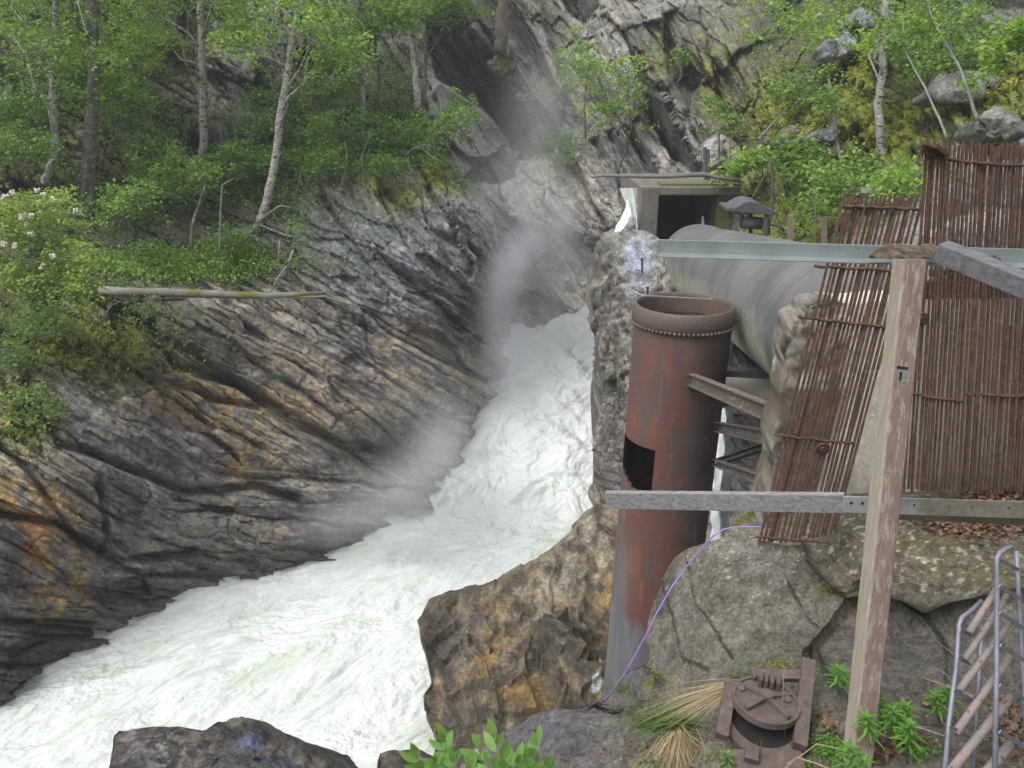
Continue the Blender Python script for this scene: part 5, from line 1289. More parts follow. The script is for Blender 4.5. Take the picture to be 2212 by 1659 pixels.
for lab, t, r, bl, ns in (
  ('thin pale sapling bending right below the banded birch', [(412,540,18.6),(414,490,18.8),(430,440,19),(444,400,19.2),(448,370,19.3)], (.045,.02), [(430,370,19,60,30,.7)], 16),
  ('very thin upright dead stem with one side twig, left of the slanted birch', [(474,548,18.4),(476,470,18.5),(480,400,18.6),(505,385,18.6)], (.022,.012), None, 0),
  ('short crooked lichened stem above the right end of the green bench', [(270,528,18.2),(273,480,18.3),(290,430,18.4)], (.035,.018), [(300,410,18.3,50,25,.6)], 14),
  ('thin stem in front of the dark hollow right of the slanted birch', [(676,235,24),(678,190,24),(684,150,24)], (.05,.03), None, 0),
  ('forked grey stems in the thicket left of the twin trunks', [(815,235,24.6),(822,170,24.6),(812,110,24.7),(800,20,25)], (.07,.05), [(800,70,24.5,60,50,1)], 26)):
    plant('sapling', 'sapling', lab, 'saplings on the left slope', t, r, M_bark_g if ns else M_twig, bl, ns, .35, 30, .065, L_birch, 4)
# pine stub and the trees of the ravine
plant('pine_tree', 'tree', 'reddish pine trunk foot on a mossy ledge at the top centre', None, [(1082,112,29.5),(1083,70,29.5),(1085,10,29.5),(1088,-100,29.6),(1090,-250,30)], (.26,.19), M_bark_p, [(1060,-160,33,160,60,2)], 30, .6, 40, .09, L_deep, 4)
GR = 'young trees on the ravine rocks'
plant('birch_tree', 'tree', 'airy young tree on the pale rocks in the middle, its crown leaning left and right', GR,
      [(1333,375,25.4),(1352,320,25.6),(1368,260,25.8),(1372,190,26),(1375,110,26.2)], (.05,.02), M_bark_g, [(1300,140,25.5,95,45,1.2),(1350,215,25.4,55,60,1),(1385,150,25.6,40,50,1),(1300,220,25.5,60,50,1),(1245,130,26,50,50,1),(1400,260,25.2,30,30,.6)], 100, .42, 34, .085, L_fresh, 16)
plant('birch_tree', 'tree', 'small green tree reaching over the dark ravine wall', GR, [(1265,300,27),(1262,240,27),(1268,150,27.2),(1270,40,27.5)], (.04,.025), M_bark_g, [(1160,205,27,38,22,.8),(1210,160,27,55,50,1),(1260,110,27,50,60,1)], 46, .42, 32, .08, L_birch, 10)
for (lab, bl, ns, mt) in (
  ('low shrub clinging to the rock left of the water spout top', [(960,260,22.5,70,50,.8),(1000,220,24,40,40,.7)], 46, L_birch),
  ('grey green shrub hanging at the lip of the dark ravine', [(1210,320,26.5,45,40,.7)], 22, L_deep),
  ('shrub on the ledge in the slanting slabs left of the yellow rock', [(1440,190,28,40,26,.8),(1480,120,29,30,20,.6)], 26, L_birch),
  ('hazy shrub at the foot of the steep slabs', [(1560,265,24,55,45,1),(1540,225,26,40,30,.8)], 40, L_birch),
  ('bright hazy tree mass in the top gap between the cliffs', [(1600,50,36,95,75,3),(1560,-60,40,120,80,4)], 130, L_fresh),
  ('second bright tree mass right of the gap', [(1690,70,30,90,80,3),(1720,-60,32,120,80,3)], 130, L_fresh),
  ('tree crown above the blue grey boulder', [(1790,60,22,100,65,2),(1850,-40,23,120,70,2)], 120, L_fresh),
  ('thin shrubs between the gap and the mossy hillside', [(1740,190,22,80,70,1.5),(1690,220,24,50,60,1)], 90, L_birch),
  ('light green tree drooping over the blue grey boulder', [(1900,90,17.5,70,35,1),(1960,60,18,60,40,1)], 60, L_fresh),
  ('leafy tree spreading over the hillside at the upper right', [(2010,120,16.5,90,60,1.5),(2090,60,17,100,60,1.5),(2000,20,18,120,50,2)], 120, L_birch),
  ('rowan branch reaching in from the right edge', [(2185,95,10,45,22,.4),(2150,140,10,28,14,.3),(2215,60,10,40,30,.4)], 34, L_fresh),
  ('bush filling the bank below the slim birch on the right', [(1880,390,13.6,70,40,.7),(1850,350,14,60,30,.6)], 70, L_birch),
  ('small leafy bush beside the mossy ledge near the fence', [(1720,330,15.2,60,50,.8),(1770,370,14.5,50,40,.6)], 70, L_birch),
  ('ferny bush on the mossy bank above the valve stand', [(1630,340,17,40,24,.5),(1590,370,17.2,40,20,.4)], 34, L_fresh),
  ('rowan sapling clump left of the narrow grating top', [(1800,400,12.8,55,40,.5),(1760,440,12.5,40,30,.4)], 56, L_birch),
  ('pale bush directly left of the tall grating', [(1925,400,12,40,35,.4),(1955,370,12.4,40,40,.4)], 40, L_fresh)):
    far = bl[0][2]
    plant('shrub', 'shrub', lab, 'shrubs on the right hillside and ravine', None, None, None, bl, ns, .34 if far > 11 else .2, 34, .06 if far < 15 else .085 if far < 30 else .12, mt, 8)
plant('birch_tree', 'tree', 'upright slim birch on the mossy hillside left of the tall grating', 'trees on the right hillside',
      [(1906,345,15.5),(1902,280,15.5),(1896,220,15.6),(1908,160,15.7),(1907,90,15.8),(1915,-40,16),(1920,-200,16.4)], (.095,.07), M_bark_w, [(1900,40,15.6,70,40,.8),(1940,-60,15.8,140,80,1.5)], 50, .4, 36, .06, L_fresh, 8)
plant('sapling', 'sapling', 'thin lichened sapling arching down to the corner of the tall grating', 'trees on the right hillside', [(2045,298,12.8),(2030,260,13),(1998,190,13.5),(1960,120,14),(1930,70,14.5),(1905,0,15)], (.022,.008), M_twig, [(1950,70,14.4,50,50,.6),(1985,140,13.8,30,30,.4)], 26, .28, 30, .055, L_birch, 4)
plant('sapling', 'sapling', 'grey sapling behind the tall grating leaning to the left', 'trees on the right hillside', [(2112,262,13.2),(2096,210,13.4),(2075,150,13.8),(2040,90,14.4),(2010,30,15),(1990,-60,15.6)], (.03,.01), M_twig, [(2050,60,14.6,60,60,.6),(2095,170,13.6,30,30,.4)], 30, .28, 30, .055, L_birch, 4)
plant('sapling', 'sapling', 'crooked grey sapling above the fence by the mossy bank', 'trees on the right hillside', [(1820,360,15.5),(1806,300,15.6),(1800,230,15.8),(1790,170,16)], (.035,.02), M_twig, [(1790,200,15.8,50,60,.8)], 30, .3, 30, .06, L_birch, 5)

# rowan in flower
def flowers(o, R):
    for _ in range(22):
        mb = MB(); c = Vector(blob_points([(95,480,13.6,100,75,.5),(70,560,13.4,80,50,.4)], 1, R)[0]) + Vector((0, -.35, .12))
        for _ in range(12): mb.sphere(c + Vector(R.uniform(-1, 1, 3)) * .035, .022, 5, 3)
        mb.build('flower_head', L_flower, o)
plant('rowan_tree', 'tree', 'bright yellow green rowan bush with cream flower heads at the left edge', None, None, None, None,
      [(90,470,13.8,110,70,.8,1.2),(150,570,13.4,75,65,.6),(40,600,13.4,90,50,.6),(10,500,13.8,80,70,.7),(175,610,13.2,40,40,.4)], 250, .30, 52, .052, L_rowan, 16, extra=flowers, up=.7)

# thickets of the left slope
for (lab, bl, ns, mt, lf_) in (
  ('dense leafy thicket in the top left corner', [(60,60,21,130,90,1.5),(40,-60,22,200,100,2)], 150, L_fresh, .07),
  ('thicket between the kinked birch and the dark trunk', [(160,100,22,60,110,1.2)], 90, L_birch, .075),
  ('green thicket hanging above the mossy rock at the top left', [(290,70,23,100,90,1.5),(330,-60,24,160,90,2)], 170, L_fresh, .08),
  ('small leaved shrub right of the dark trunk', [(260,210,21.5,70,70,1)], 80, L_birch, .07),
  ('low shrub in the shadow at the far left', [(50,230,20,90,60,1)], 80, L_deep, .07),
  ('undergrowth bush below the kinked birch', [(40,310,18.5,80,45,.8)], 60, L_deep, .065),
  ('wide pale green bush under the banded birch', [(380,380,20,90,50,1),(330,330,20.6,70,50,1)], 150, L_birch, .062),
  ('bush at the foot of the bare slabs', [(520,340,21.5,80,45,1)], 80, L_deep, .07),
  ('bush behind the slanted birch trunk', [(580,250,23,80,70,1)], 80, L_deep, .075),
  ('shrubs under the right side of the slanted birch', [(690,300,22.5,70,70,1)], 90, L_birch, .07),
  ('thicket above the dark hollow beside the slim birch', [(700,190,24,70,50,1),(720,110,24,60,50,1)], 90, L_birch, .08),
  ('hanging shrubs below the slim birch', [(790,290,23,70,60,1)], 80, L_deep, .075),
  ('shrub below the twin trunks', [(900,290,23.5,50,45,.8)], 60, L_birch, .075),
  ('yellow green bush at the top beside the banded birch', [(520,40,23,70,70,1.2),(500,-50,24,100,60,1.5)], 110, L_fresh, .075),
  ('leafy tree top left of the slim birch', [(730,30,23,90,60,1.2),(710,-60,24,120,60,1.5)], 130, L_fresh, .08),
  ('leafy tree top above the twin trunks', [(860,20,25.5,70,45,1.2),(960,-10,26.5,80,40,1.2)], 120, L_fresh, .085),
  ('creeping shrub at the left end of the green bench', [(260,440,18,70,45,.7)], 60, L_birch, .062),
  ('shrub just above the right end of the green bench', [(500,500,18.8,50,24,.5)], 24, L_deep, .062),
  ('grey green bush on the ledge above the purple grey rock', [(700,350,21,45,30,.5)], 26, L_birch, .062),
  ('feathery bush at the ledge end under the lichen branch', [(830,350,21.2,50,30,.5),(930,330,22,30,30,.5)], 34, L_birch, .062),
  ('dim shrubs under the rowan', [(90,690,14,110,40,.6),(30,760,13.4,50,50,.5)], 60, L_deep, .05),
  ('small shrub left of the mossy cushion', [(60,870,12.6,60,40,.4)], 22, L_deep, .05)):
    plant('shrub', 'shrub', lab, 'shrubs on the left slope', None, None, None, bl, ns, .42, 42, lf_, mt, 9)

# bench of green herbs, moss leaves and forest floor: nobody could count them
def scatter(mask, n, lift, size, R, up, jit=.05):
    w = (mask * (F0 ** 2)).ravel(); w = np.clip(w, 0, None); w /= w.sum()
    i = R.choice(len(w), n, p=w)
    c = Qc.reshape(-1, 3)[i] + R.normal(0, jit, (n, 3)) + np.abs(R.normal(0, lift, n))[:, None] * np.array([0, -.5, .8])
    return leaf_quads(c, size, R, up)
R = np.random.RandomState(5)
inview = (U > -120) & (U < 2280) & (V > -120)
mk = soil * (1 - .5 * moss) * sstep(-.35, .15, fbm(Qc, .45, 3, off=77)) * inview * (1 - blobs(U, V, [(1480,100,300,330)]))
v_, f_, r_ = scatter(mk, 75000, .16, .07, R, .5)
tag(mesh_np('undergrowth', v_, f_, L_deep, attrs={'rnd': r_}, smooth=False), kind='stuff')
bm_ = blobs(U, V, [(380,582,170,28,0,1),(500,560,60,25,0,1),(300,600,60,15,0,.8)]) * (V > 520) * (V < 628)
v_, f_, r_ = scatter(bm_ ** 2, 16000, .14, .085, R, .3)
tag(mesh_np('ground_cover', v_, f_, L_fresh, attrs={'rnd': r_}, smooth=False), kind='stuff')
bm_ = np.clip(blobs(U, V, [(650,350,60,40,0,1),(760,360,80,30,0,1),(860,330,70,40,0,1),(960,385,50,14,45,.9),(560,400,40,60,0,.7),(1200,310,50,20,0,.8),(640,480,20,60,0,.3)]), 0, 1) * sstep(-.5, .1, fbm(Qc, 1.1, 3, off=7))
v_, f_, r_ = scatter(bm_, 15000, .12, .085, R, .4)
tag(mesh_np('ground_cover', v_, f_, L_birch, attrs={'rnd': r_}, smooth=False), kind='stuff')
bm_ = np.clip(blobs(U, V, [(1640,400,90,60,0,1),(1650,480,80,50,0,1),(1740,480,60,40,0,.8),(1820,480,60,40,0,.7),(1560,440,30,30,0,.8),(1150,-100,900,60,0,.3),(1380,485,14,14,0,2),(230,1040,10,20,0,.5),(400,810,25,15,0,.8),(420,1170,10,10,0,.3)]), 0, 1)
v_, f_, r_ = scatter(bm_, 22000, .08, .06, R, .4)
tag(mesh_np('ground_cover', v_, f_, L_fresh, attrs={'rnd': r_}, smooth=False), kind='stuff')
v_, f_, r_ = scatter((moss ** 2) * inview, 60000, .012, .045, R, .8, .015)
tag(mesh_np('moss', v_, f_, L_moss, attrs={'rnd': r_}, smooth=False), kind='stuff')

# fallen log and the dead lichened branches
PL = lambda u, v, d: PV(u, v, cliffF(u, v) - d)
mb = MB(); mb.tube([PV(u, v, 16.6 + .0006 * (u - 250)) for u, v in ((215,628),(270,631),(340,632),(420,634),(500,637),(580,639),(640,636),(705,632))], [.10,.10,.095,.09,.08,.07,.055,.03], 10)
mb.tube([PV(590,637,17.0), PV(640,644,17.0), PV(700,640,17.1), PV(745,655,17.0), PV(792,666,16.9)], [.03,.03,.025,.02,.01], 6)
mb.tube([PV(640,634,17.1), PV(652,622,17.0), PV(656,616,17.0)], [.02,.015,.008], 5)
tag(mb.build('fallen_log', simple_mat('mossy_log_bark', (.25,.24,.22), (.14,.13,.10), 5, .95, 0, (.5,1,1), bstr=.8, bdist=.02, c3=(.15,.14,.03), s3=3.5, lo3=.50, hi3=.60), smooth=True), 'grey mossy fallen log lying level along the edge of the green bench', 'log')
def dead(label, segs, seed):
    R = np.random.RandomState(seed); mb = MB()
    for pts, r0, r1 in segs:
        q = [PV(u, v, min(F, cliffF(u, v) - .18)) for u, v, F in pts]; mb.tube(q, [r0 + (r1 - r0) * i / (len(q) - 1) for i in range(len(q))], 6)
        for i in range(len(q) - 1):
            for _ in range(2):
                a = q[i].lerp(q[i + 1], R.uniform()); mb.tube([a, a + Vector(R.normal(0, .12, 3)), a + Vector(R.normal(0, .22, 3))], [r1 * .7, r1 * .5, r1 * .3], 4)
    tag(mb.build('dead_branch', M_twig, smooth=True), label, 'branch', 'dead branches with lichen')
dead('forked dead branch spreading right from the foot of the slanted birch', [([(560,482,20.1),(580,462,19.9),(605,445,19.8),(628,448,19.7)], .05, .015), ([(548,492,20),(520,496,19.8),(490,505,19.7),(462,515,19.6),(448,528,19.6)], .045, .012), ([(562,486,20),(590,498,19.8),(615,508,19.7),(640,512,19.6)], .035, .015), ([(500,505,19.7),(478,490,19.7)], .015, .01)], 1)
dead('thin crooked dead branch hanging over the right end of the log', [([(634,540,18),(620,575,17.7),(600,600,17.5),(585,632,17.2)], .035, .018), ([(604,520,18.2),(600,560,17.9)], .02, .01)], 2)
dead('whitish lichen covered branch arching on the cliff below the twin trunks', [([(870,345,22),(890,322,21.9),(918,312,21.8),(940,318,21.7)], .03, .012), ([(880,335,22),(886,370,21.7),(880,410,21.3),(878,425,21.2)], .025, .012), ([(905,316,21.9),(935,340,21.6),(960,352,21.5)], .02, .01)], 3)
dead('bare twig leaning against the rock right of the rowan', [([(215,700,14.8),(240,660,15),(262,650,15.1)], .02, .01), ([(150,700,14.2),(190,720,14.2),(215,760,14.1)], .018, .01)], 4)
dead('tangle of thin dead lichened stems on the ledge right of the slanted birch', [([(700,420,21),(705,380,21.2),(690,330,21.5)], .018, .008), ([(735,410,21),(750,350,21.2),(745,300,21.6)], .018, .008), ([(790,400,21),(780,340,21.2),(800,290,21.6)], .02, .008), ([(640,420,20.6),(650,370,20.8),(672,330,21)], .016, .008)], 8)
dead('grey leaning snag on the ledge above the upper white rock', [([(1640,300,19),(1670,265,20),(1720,215,22)], .03, .015)], 5)

# hillside boulders
def hill_rock(cu, cv, ru, rv, F, label, base, seed, th=1.2, flat=False):
    def dd(Q_, u, v):
        return facets(Q_ * 1.6 + seed, .22, seed) + .08 * fbm(Q_, 2.5, 4, off=seed) + .03 * fbm(Q_, 9, 3)
    def cc(Q_, u, v, n):
        a = fbm(Q_, 2, 4, off=seed); c = np.zeros(u.shape + (3,)) + np.array(base); c = mixn(c, np.array(base) * .55, sstep(-.1, .4, a)); return mixn(c, (.12, .13, .03), sstep(.55, .8, -n[..., 2] * 0 + a + .3) * .5)
    R = np.random.RandomState(seed); out = []
    for k in range(14):
        t = 2 * math.pi * k / 14; r = R.uniform(.82, 1.12); out.append((cu + ru * r * math.cos(t), cv + rv * r * math.sin(t)))
    px1 = F / FPX; F = F + .25
    solid_rock('boulder', out, (cu, cv), [(cu, cv, F - ru * px1 * .35), (cu - ru, cv, F), (cu + ru, cv, F), (cu, cv - rv, F + .1), (cu, cv + rv, F - .25), (cu - ru * 3, cv, F + 1), (cu + ru * 3, cv, F + 1)], th, dd, cc, M_rock2, rings=40, seg=110, back=10, label=label, cat='boulder', lean=.2, rim=.3)
hill_rock(1808, 103, 38, 26, 20.2, 'smooth blue grey boulder on the right hillside under the trees', (.34,.36,.39), 3)
hill_rock(1880, 42, 55, 22, 20.5, 'flat grey block above the blue grey boulder', (.24,.25,.27), 4)
hill_rock(1088, 138, 34, 26, 29.4, 'mossy ledge block under the pine trunk foot at the top centre', (.10,.11,.04), 17)
hill_rock(2010, 66, 70, 50, 19, 'large shaded rock block at the upper right behind thin trees', (.15,.145,.14), 5)
hill_rock(2110, 175, 50, 20, 14.6, 'flat slab lying above the mossy ridge at the right', (.26,.27,.27), 6)
hill_rock(2160, 275, 60, 30, 12.8, 'lichened boulder just above the wide grating', (.22,.215,.20), 7)
hill_rock(2060, 200, 50, 18, 14.3, 'narrow grey slab half buried in the mossy ridge', (.25,.25,.24), 8)
hill_rock(1540, 335, 26, 42, 19.6, 'pale upright pointed rock behind the fence posts', (.33,.31,.30), 9)
hill_rock(1700, 300, 40, 22, 17, 'small pale rock with a mossy back near the fence', (.25,.23,.21), 10)
hill_rock(1905, 425, 60, 30, 12.6, 'grey rock pieces under the bush left of the tall grating', (.24,.235,.22), 12)
hill_rock(1790, 290, 24, 20, 15.3, 'round grey stone beside the crooked sapling', (.22,.23,.25), 13)

# grass tufts, straw
def blades(name, label, cat, spots, n, L, w, mat, R, spread=.6, dirv=(0, 0, 1), kind=None, group=None, droop=.5, parent=None):
    """each blade a bent tapering strip"""
    Vs, Fs, Rs = [], [], []; k = 5; cnt = 0
    for _ in range(n):
        s = spots[R.randint(len(spots))]; c = P(s[0] + R.normal(0, s[3]), s[1] + R.normal(0, s[3] * .4), s[2]) 
        d = np.array(dirv) + R.normal(0, spread, 3) * np.array([1, .6, .5]); d /= np.linalg.norm(d); l = L * R.uniform(.45, 1.1)
        sd_ = np.cross(d, R.normal(size=3)); sd_ /= np.linalg.norm(sd_)
        out = np.array([d[0], d[1], 0]); r = R.uniform()
        for j in range(k):
            t = j / (k - 1); p = c + d * l * t + np.array([out[0], out[1], -1.0]) * droop * l * t * t * (np.linalg.norm(out) + .15); ww = w * (1 - t) * .5 + w * .06
            Vs += [p - sd_ * ww, p + sd_ * ww]; Rs += [r, r]
        for j in range(k - 1): a = cnt + 2 * j; Fs.append((a, a + 1, a + 3, a + 2))
        cnt += 2 * k
    o = mesh_np(name, np.array(Vs), np.array(Fs), mat, parent=parent, attrs={'rnd': np.array(Rs)}, smooth=False)
    if parent is None: tag(o, label, cat, group, kind)
    return o
R = np.random.RandomState(8)
g1 = empty('grass_tuft', PV(1445, 1580, 3.25), 'big tuft of green grass with pale straw falling forward, left of the iron hatch', 'grass tuft', 'grass tufts among the stones')
blades('green_blades', None, None, [(1440,1575,3.22,13),(1410,1570,3.25,16),(1470,1570,3.2,10)], 620, .24, .0042, L_grass, R, .55, (-.15, -.15, .9), parent=g1)
blades('dry_blades', None, None, [(1462,1585,3.1,14)], 190, .22, .003, L_straw, R, .5, (-.15, -.75, .0), droop=.9, parent=g1)
g2_ = empty('grass_tuft', PV(1600, 1480, 3.3), 'grass growing from the crack above the iron hatch with straw swept to the left', 'grass tuft', 'grass tufts among the stones')
blades('green_blades', None, None, [(1585,1475,3.2,5),(1618,1470,3.2,5),(1640,1468,3.2,4)], 150, .14, .0035, L_grass, R, .3, (0, -.1, 1), parent=g2_)
blades('dry_blades', None, None, [(1610,1480,3.1,12)], 120, .36, .003, L_straw, R, .22, (-.95, -.25, .12), droop=.35, parent=g2_)
for (u, v, F, lab) in ((1405,1650,2.9,'thin green grass at the bottom edge left of the hatch'), (1600,1640,2.75,'short green tuft at the lower edge of the hatch sill'), (1730,1545,2.95,'few grass blades in the soil between hatch and post'), (1340,1490,3.9,'sparse green wisps on the wet rock below the tank')):
    blades('grass_tuft', lab, 'grass tuft', [(u, v, F, 14)], 70, .12, .003, L_grass, R, .5, (0, -.1, .9), group='grass tufts among the stones')

# fireweed: stems with whorls of narrow leaves
def narrow_leaf(V_, F_, R_, p, d, l, w, up_, r, k=4, droop=.35):
    d = np.array(d, float); d /= np.linalg.norm(d); s = np.cross(d, up_); s /= np.linalg.norm(s) + 1e-9; b0 = len(V_)
    for j in range(k + 1):
        t = j / k; q = np.array(p) + d * l * t + np.array([0, 0, -1.0]) * droop * l * t * t; ww = w * math.sin(math.pi * min(.92, .12 + t * .85)) * .5
        V_ += [q - s * ww, q + s * ww + 0 * s]; R_ += [r, r]
    for j in range(k): a = b0 + 2 * j; F_.append((a, a + 1, a + 3, a + 2))
def fireweed(label, stems, L=.085, seed=0, w=.011):
    R = np.random.RandomState(seed); o = empty('fireweed_plant', PV(*stems[0][0]), label, 'plant', 'leafy green plants near the post'); V_, F_, R_ = [], [], []
    mb = MB()
    for base, top in stems:
        a = np.array(PV(*base)); c = np.array(PV(*top)); mb.tube([a, (a + c) / 2 + R.normal(0, .006, 3), c], [.004, .003, .002], 5)
        n = max(12, int(np.linalg.norm(c - a) / .006))
        for i in range(n):
            t = (i / n) ** .7; p = a + (c - a) * (.25 + .75 * t); th = i * 2.4 + R.uniform(0, .5); el = .0 + 1.1 * max(0, t - .55)
            narrow_leaf(V_, F_, R_, p, (math.cos(th), math.sin(th), .35 + el), L * R.uniform(.7, 1.1) * (1 - .55 * max(0, t - .6) / .4), w, (0, 0, 1), R.uniform())
    mb.build('stems', L_fire if False else M_twig, o, smooth=True)
    mesh_np('leaves', np.array(V_), np.array(F_), L_fire, parent=o, attrs={'rnd': np.array(R_)}, smooth=False)
fireweed('dense fireweed clump at the right side of the post foot', [((1905,1590,2.72),(1900,1505,2.70)),((1950,1620,2.66),(1955,1520,2.62)),((1925,1600,2.62),(1930,1530,2.60)),((1960,1650,2.5),(1965,1560,2.48)),((1880,1610,2.55),(1872,1545,2.53))], seed=1)
fireweed('single fireweed stem left of the post in front of the dark crack', [((1812,1500,2.9),(1808,1440,2.9)),((1818,1490,2.95),(1822,1450,2.95))], .075, 2)
fireweed('fireweed seen through the slats of the tubular frame', [((2050,1540,2.75),(2048,1485,2.73)),((2030,1560,2.75),(2020,1500,2.73))], .085, 3)
fireweed('low fireweed at the very bottom beside the post foot', [((1840,1680,2.35),(1836,1610,2.33)),((1862,1690,2.3),(1866,1640,2.3))], .075, 4)
fireweed('small green rosette in front of the hatch sill', [((1572,1668,2.7),(1570,1625,2.7))], .06, 5)

# willow shoots at the bottom edge
def broad_leaf(V_, F_, R_, p, d, l, w, nrm, r):
    d = np.array(d, float); d /= np.linalg.norm(d); nrm = np.array(nrm, float); s = np.cross(d, nrm); s /= np.linalg.norm(s); up_ = np.cross(s, d); b0 = len(V_); k = 7
    for j in range(k + 1):
        t = j / k; q = np.array(p) + d * l * t - up_ * .12 * l * t * t; ww = w * .5 * (math.sin(math.pi * t ** .85) ** .8 if 0 < t < 1 else .02)
        V_ += [q - s * ww + up_ * ww * .35, q, q + s * ww + up_ * ww * .35]; R_ += [r, r, r]
    for j in range(k):
        a = b0 + 3 * j; F_.append((a, a + 1, a + 4, a + 3)); F_.append((a + 1, a + 2, a + 5, a + 4))
def willow(label, base, tops, seed, L=.10):
    R = np.random.RandomState(seed); o = empty('willow_shrub', PV(*base), label, 'shrub', 'willow shoots at the bottom edge'); mb = MB(); V_, F_, R_ = [], [], []
    for top in tops:
        a = np.array(PV(*base)) + R.normal(0, .02, 3); c = np.array(PV(*top)); m_ = (a + c) / 2 + R.normal(0, .02, 3)
        mb.tube([a, m_, c], [.005, .004, .002], 6); n = 11
        for i in range(n):
            t = .35 + .65 * i / (n - 1); p = (1 - t) ** 2 * a + 2 * t * (1 - t) * m_ + t * t * c; th = i * 2.5 + R.uniform(0, 6)
            up_ = .5 + 1.6 * (i >= n - 2); d = (math.cos(th), math.sin(th) * .7, up_)
            l = L * R.uniform(.65, 1.0) * (1 if i < n - 2 else .8)
            broad_leaf(V_, F_, R_, p, d, l, l * .42, (R.normal(0, .3), -.8, .5), R.uniform())
    mb.build('stems', M_twig, o, smooth=True); mesh_np('leaves', np.array(V_), np.array(F_), L_willow, parent=o, attrs={'rnd': np.array(R_)}, smooth=True)
willow('left clump of willow shoots with big pale leaves at the bottom edge', (945,1760,2.05), [(962,1590,2.02),(900,1625,2.04),(985,1640,1.98),(940,1650,2.0),(1010,1660,2.0)], 1, .085)
willow('middle clump of willow shoots with the tallest leaf tips', (1060,1780,2.05), [(1070,1590,2.02),(1035,1610,2.0),(1100,1650,1.98),(1060,1650,1.95),(1120,1640,2.0)], 2, .088)
willow('right clump of willow shoots with one leaf pointing up right', (1150,1790,2.1), [(1165,1600,2.08),(1130,1630,2.05),(1180,1655,2.0),(1145,1665,2.0)], 3, .082)

# dry stalks, litter, leaves
def stalk(label, pts, r=.003, mat=None):
    mb = MB(); mb.tube([PV(*p) for p in pts], r, 6); tag(mb.build('dry_stalk', mat or M_stalk, smooth=True), label, 'stalk', 'dry stalks')
M_stalk = simple_mat('tan_stalk', (.42,.29,.22), (.30,.20,.14), 20, .9)
stalk('folded tan stalk lying across the hatch sill and the post foot', [(1690,1665,2.6),(1720,1640,2.65),(1765,1607,2.68),(1800,1615,2.6),(1850,1628,2.5)])
stalk('second tan stalk below the folded one', [(1700,1650,2.6),(1722,1637,2.62),(1760,1648,2.55),(1790,1660,2.5)])
stalk('straight tan stalk crossing the left tube of the frame', [(1962,1454,2.72),(2040,1480,2.5),(2102,1504,2.35)])
stalk('grey dry twig running right above the fireweed', [(1950,1565,2.5),(2000,1576,2.42),(2040,1590,2.35)], .0025, M_twig)
stalk('upright thin straw blade over the iron disc', [(1696,1590,2.75),(1690,1520,2.72),(1694,1440,2.75)], .0012)
mb = MB(); R = np.random.RandomState(4)
for _ in range(26):
    a = PV(2170 + R.normal(0, 30), 1560 + R.normal(0, 70), 2.55); p = [a]
    for k in range(4): p.append(p[-1] + Vector(R.normal(0, .045, 3)))
    mb.tube(p, [.0022, .002, .0018, .0014, .001], 4)
tag(mb.build('dry_bush', M_twig), 'tangle of bare grey twigs behind the tubular frame', 'dry bush')
def litter(name, spots, n, size, mat, seed, lift=.015):
    R = np.random.RandomState(seed); fr = NQ.reshape(-1, 3); w = blobs(NU, NV, spots) ** 2; w[330:] = 0; w = (w * (np.gradient(NU, axis=1) ** 2 + np.gradient(NV, axis=1) ** 2) ** .5).ravel(); w /= w.sum()
    i = R.choice(len(w), n, p=w); c = fr[i] + R.normal(0, .006, (n, 3)) + np.array([0, -.3, .9]) * np.abs(R.normal(0, lift, n))[:, None]
    V_, F_, rn = leaf_quads(c, size, R, .4, asp=.7)
    return tag(mesh_np(name, V_, F_, mat, attrs={'rnd': rn}, smooth=False), kind='stuff')
litter('leaf_litter', [(2090,1130,120,25,8,1),(1960,1110,60,15,0,.6),(2150,1075,90,14,0,.9),(1790,1570,25,30,0,.7),(1940,1600,80,40,0,.6),(2010,1520,40,30,0,.4),(1450,1620,120,30,0,.3),(2180,1560,60,80,0,.5)], 2600, .03, L_dead, 3)
litter('ground_cover', [(1790,1620,40,30,0,1),(1760,1500,20,30,0,.5),(1540,1640,30,12,0,.6),(1990,1620,50,30,0,.5),(1720,1650,60,12,0,.6),(1420,1560,50,30,0,.4)], 1500, .014, L_fire, 6, .02)
litter('moss', [(1560,1140,50,12,-15,1.2),(1620,1110,40,12,-30,1),(1700,1130,60,12,0,.5),(1800,1280,50,10,20,.8),(1410,1470,40,20,0,.6),(1700,1440,60,10,0,.6)], 3500, .010, L_moss, 7, .006)
# ------------------------------------------------------------------ spray hanging over the falls
def mist_mat(name, dens, scale, lo, hi, col=(.93, .95, 1.0)):
    m = bpy.data.materials.new(name); m.use_nodes = True; nt = m.node_tree; nt.nodes.clear()
    out = nt.nodes.new('ShaderNodeOutputMaterial'); vol = nt.nodes.new('ShaderNodeVolumePrincipled')
    vol.inputs['Color'].default_value = (*col, 1); vol.inputs['Anisotropy'].default_value = .2
    tc = nt.nodes.new('ShaderNodeTexCoord'); ln = nt.nodes.new('ShaderNodeVectorMath'); ln.operation = 'LENGTH'
    nt.links.new(tc.outputs['Object'], ln.inputs[0])
    fall = ramp(nt, ln.outputs['Value'], .15, .98, 1, 0); fall = math_(nt, 'POWER', fall, 1.5)
    nz = ramp(nt, noise(nt, geo_vec(nt), scale, 3, .55), lo, hi)
    nt.links.new(math_(nt, 'MULTIPLY', math_(nt, 'MULTIPLY', fall, nz), dens), vol.inputs['Density'])
    nt.links.new(vol.outputs[0], out.inputs['Volume'])
    return m
import bmesh
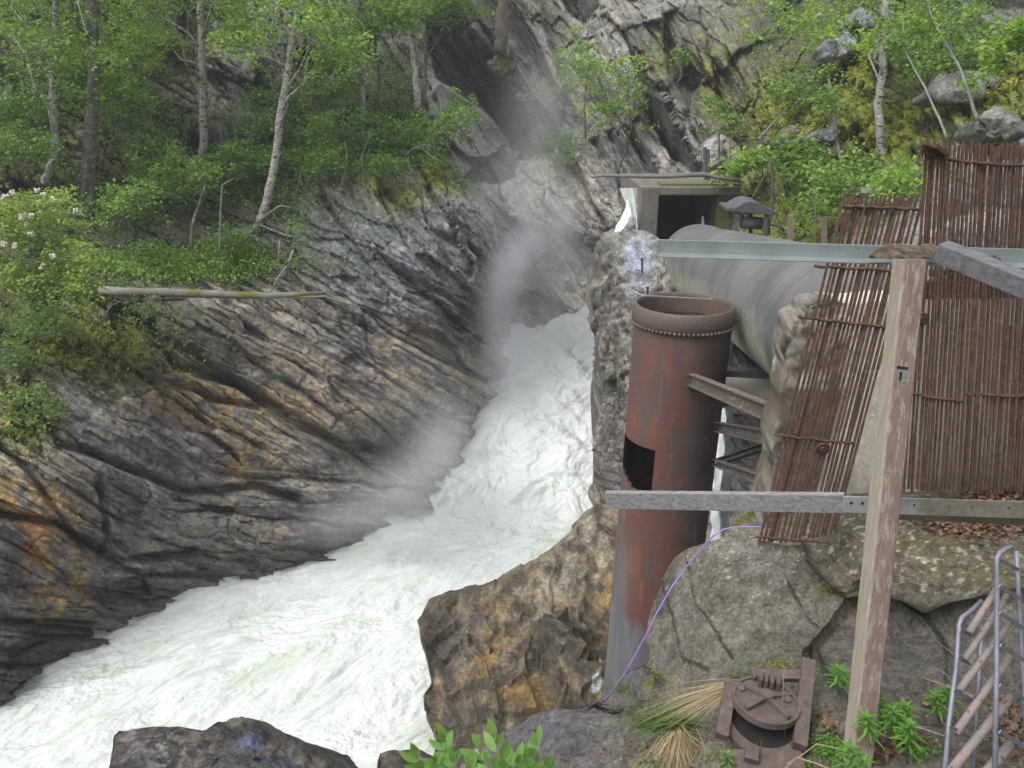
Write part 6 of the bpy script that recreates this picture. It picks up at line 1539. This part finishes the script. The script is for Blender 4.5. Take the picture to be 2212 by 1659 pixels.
def mist(u, v, F, ru, rv, rF, dens, rot=0.0, scale=.9, lo=.3, hi=.65):
    me = bpy.data.meshes.new('spray'); bm = bmesh.new(); bmesh.ops.create_icosphere(bm, subdivisions=3, radius=1.0); bm.to_mesh(me); bm.free()
    me.materials.append(mist_mat('spray_vapour', dens, scale, lo, hi))
    o = bpy.data.objects.new('spray', me); COL.objects.link(o); o.location = PV(u, v, F)
    k = px(F, v, 1); o.scale = (ru * k, rF, rv * k); o.rotation_euler = (0, math.radians(rot), 0)
    return tag(o, kind='stuff')
mist(1075,650,20.8, 85,150,1.3, .95, 6, .35, .0, .7)
mist(1105,565,21.2, 75,110,1.2, .8, 20, .35, .0, .7)
mist(1150,510,21.6, 65,100,1.2, .75, 50, .35, .0, .7)
mist(1215,485,22.5, 110,48,1.2, .8, 85, .35, .0, .7)
mist(1190,590,22.0, 150,140,2.4, .42, 0, .35, .0, .7)
mist(1180,690,21.5, 170,70,1.6, .35, 0, .35, .0, .7)
mist(1150,820,19.2, 150,210,1.8, .30, 8, .35, .0, .7)
mist(1085,790,20.0, 95,170,1.2, .8, 8, .35, .0, .7)
mist(890,1040,15.6, 200,130,1.3, .7, -35, .4, .0, .7)
mist(740,1120,14.8, 220,80,1.0, .7, -12, .4, .0, .7)
mist(950,950,16.6, 95,130,1.3, .9, 25, .4, .0, .7)
mist(1110,430,22.5, 210,170,3.0, .20, 20, .3, .0, .7)
mist(1170,250,25, 140,200,3.0, .18, 15, .3, .0, .7)
mist(900,860,16.0, 260,200,1.6, .10, 0, .3, .0, .7)
mist(1020,1130,14.2, 300,120,1.4, .45, -20, .35, .0, .7)
# thin damp air in the whole gorge
hb_me = bpy.data.meshes.new('haze'); bm = bmesh.new(); bmesh.ops.create_cube(bm, size=1.0); bm.to_mesh(hb_me); bm.free()
hm = bpy.data.materials.new('haze'); hm.use_nodes = True; nt = hm.node_tree; nt.nodes.clear()
o_ = nt.nodes.new('ShaderNodeOutputMaterial'); v_ = nt.nodes.new('ShaderNodeVolumePrincipled'); v_.inputs['Density'].default_value = .0016; v_.inputs['Color'].default_value = (.88, .93, 1, 1)
nt.links.new(v_.outputs[0], o_.inputs['Volume']); hb_me.materials.append(hm)
hz_ = bpy.data.objects.new('haze', hb_me); COL.objects.link(hz_); hz_.scale = (330, 400, 110); hz_.location = (0, 12, 25)
tag(hz_, kind='stuff')
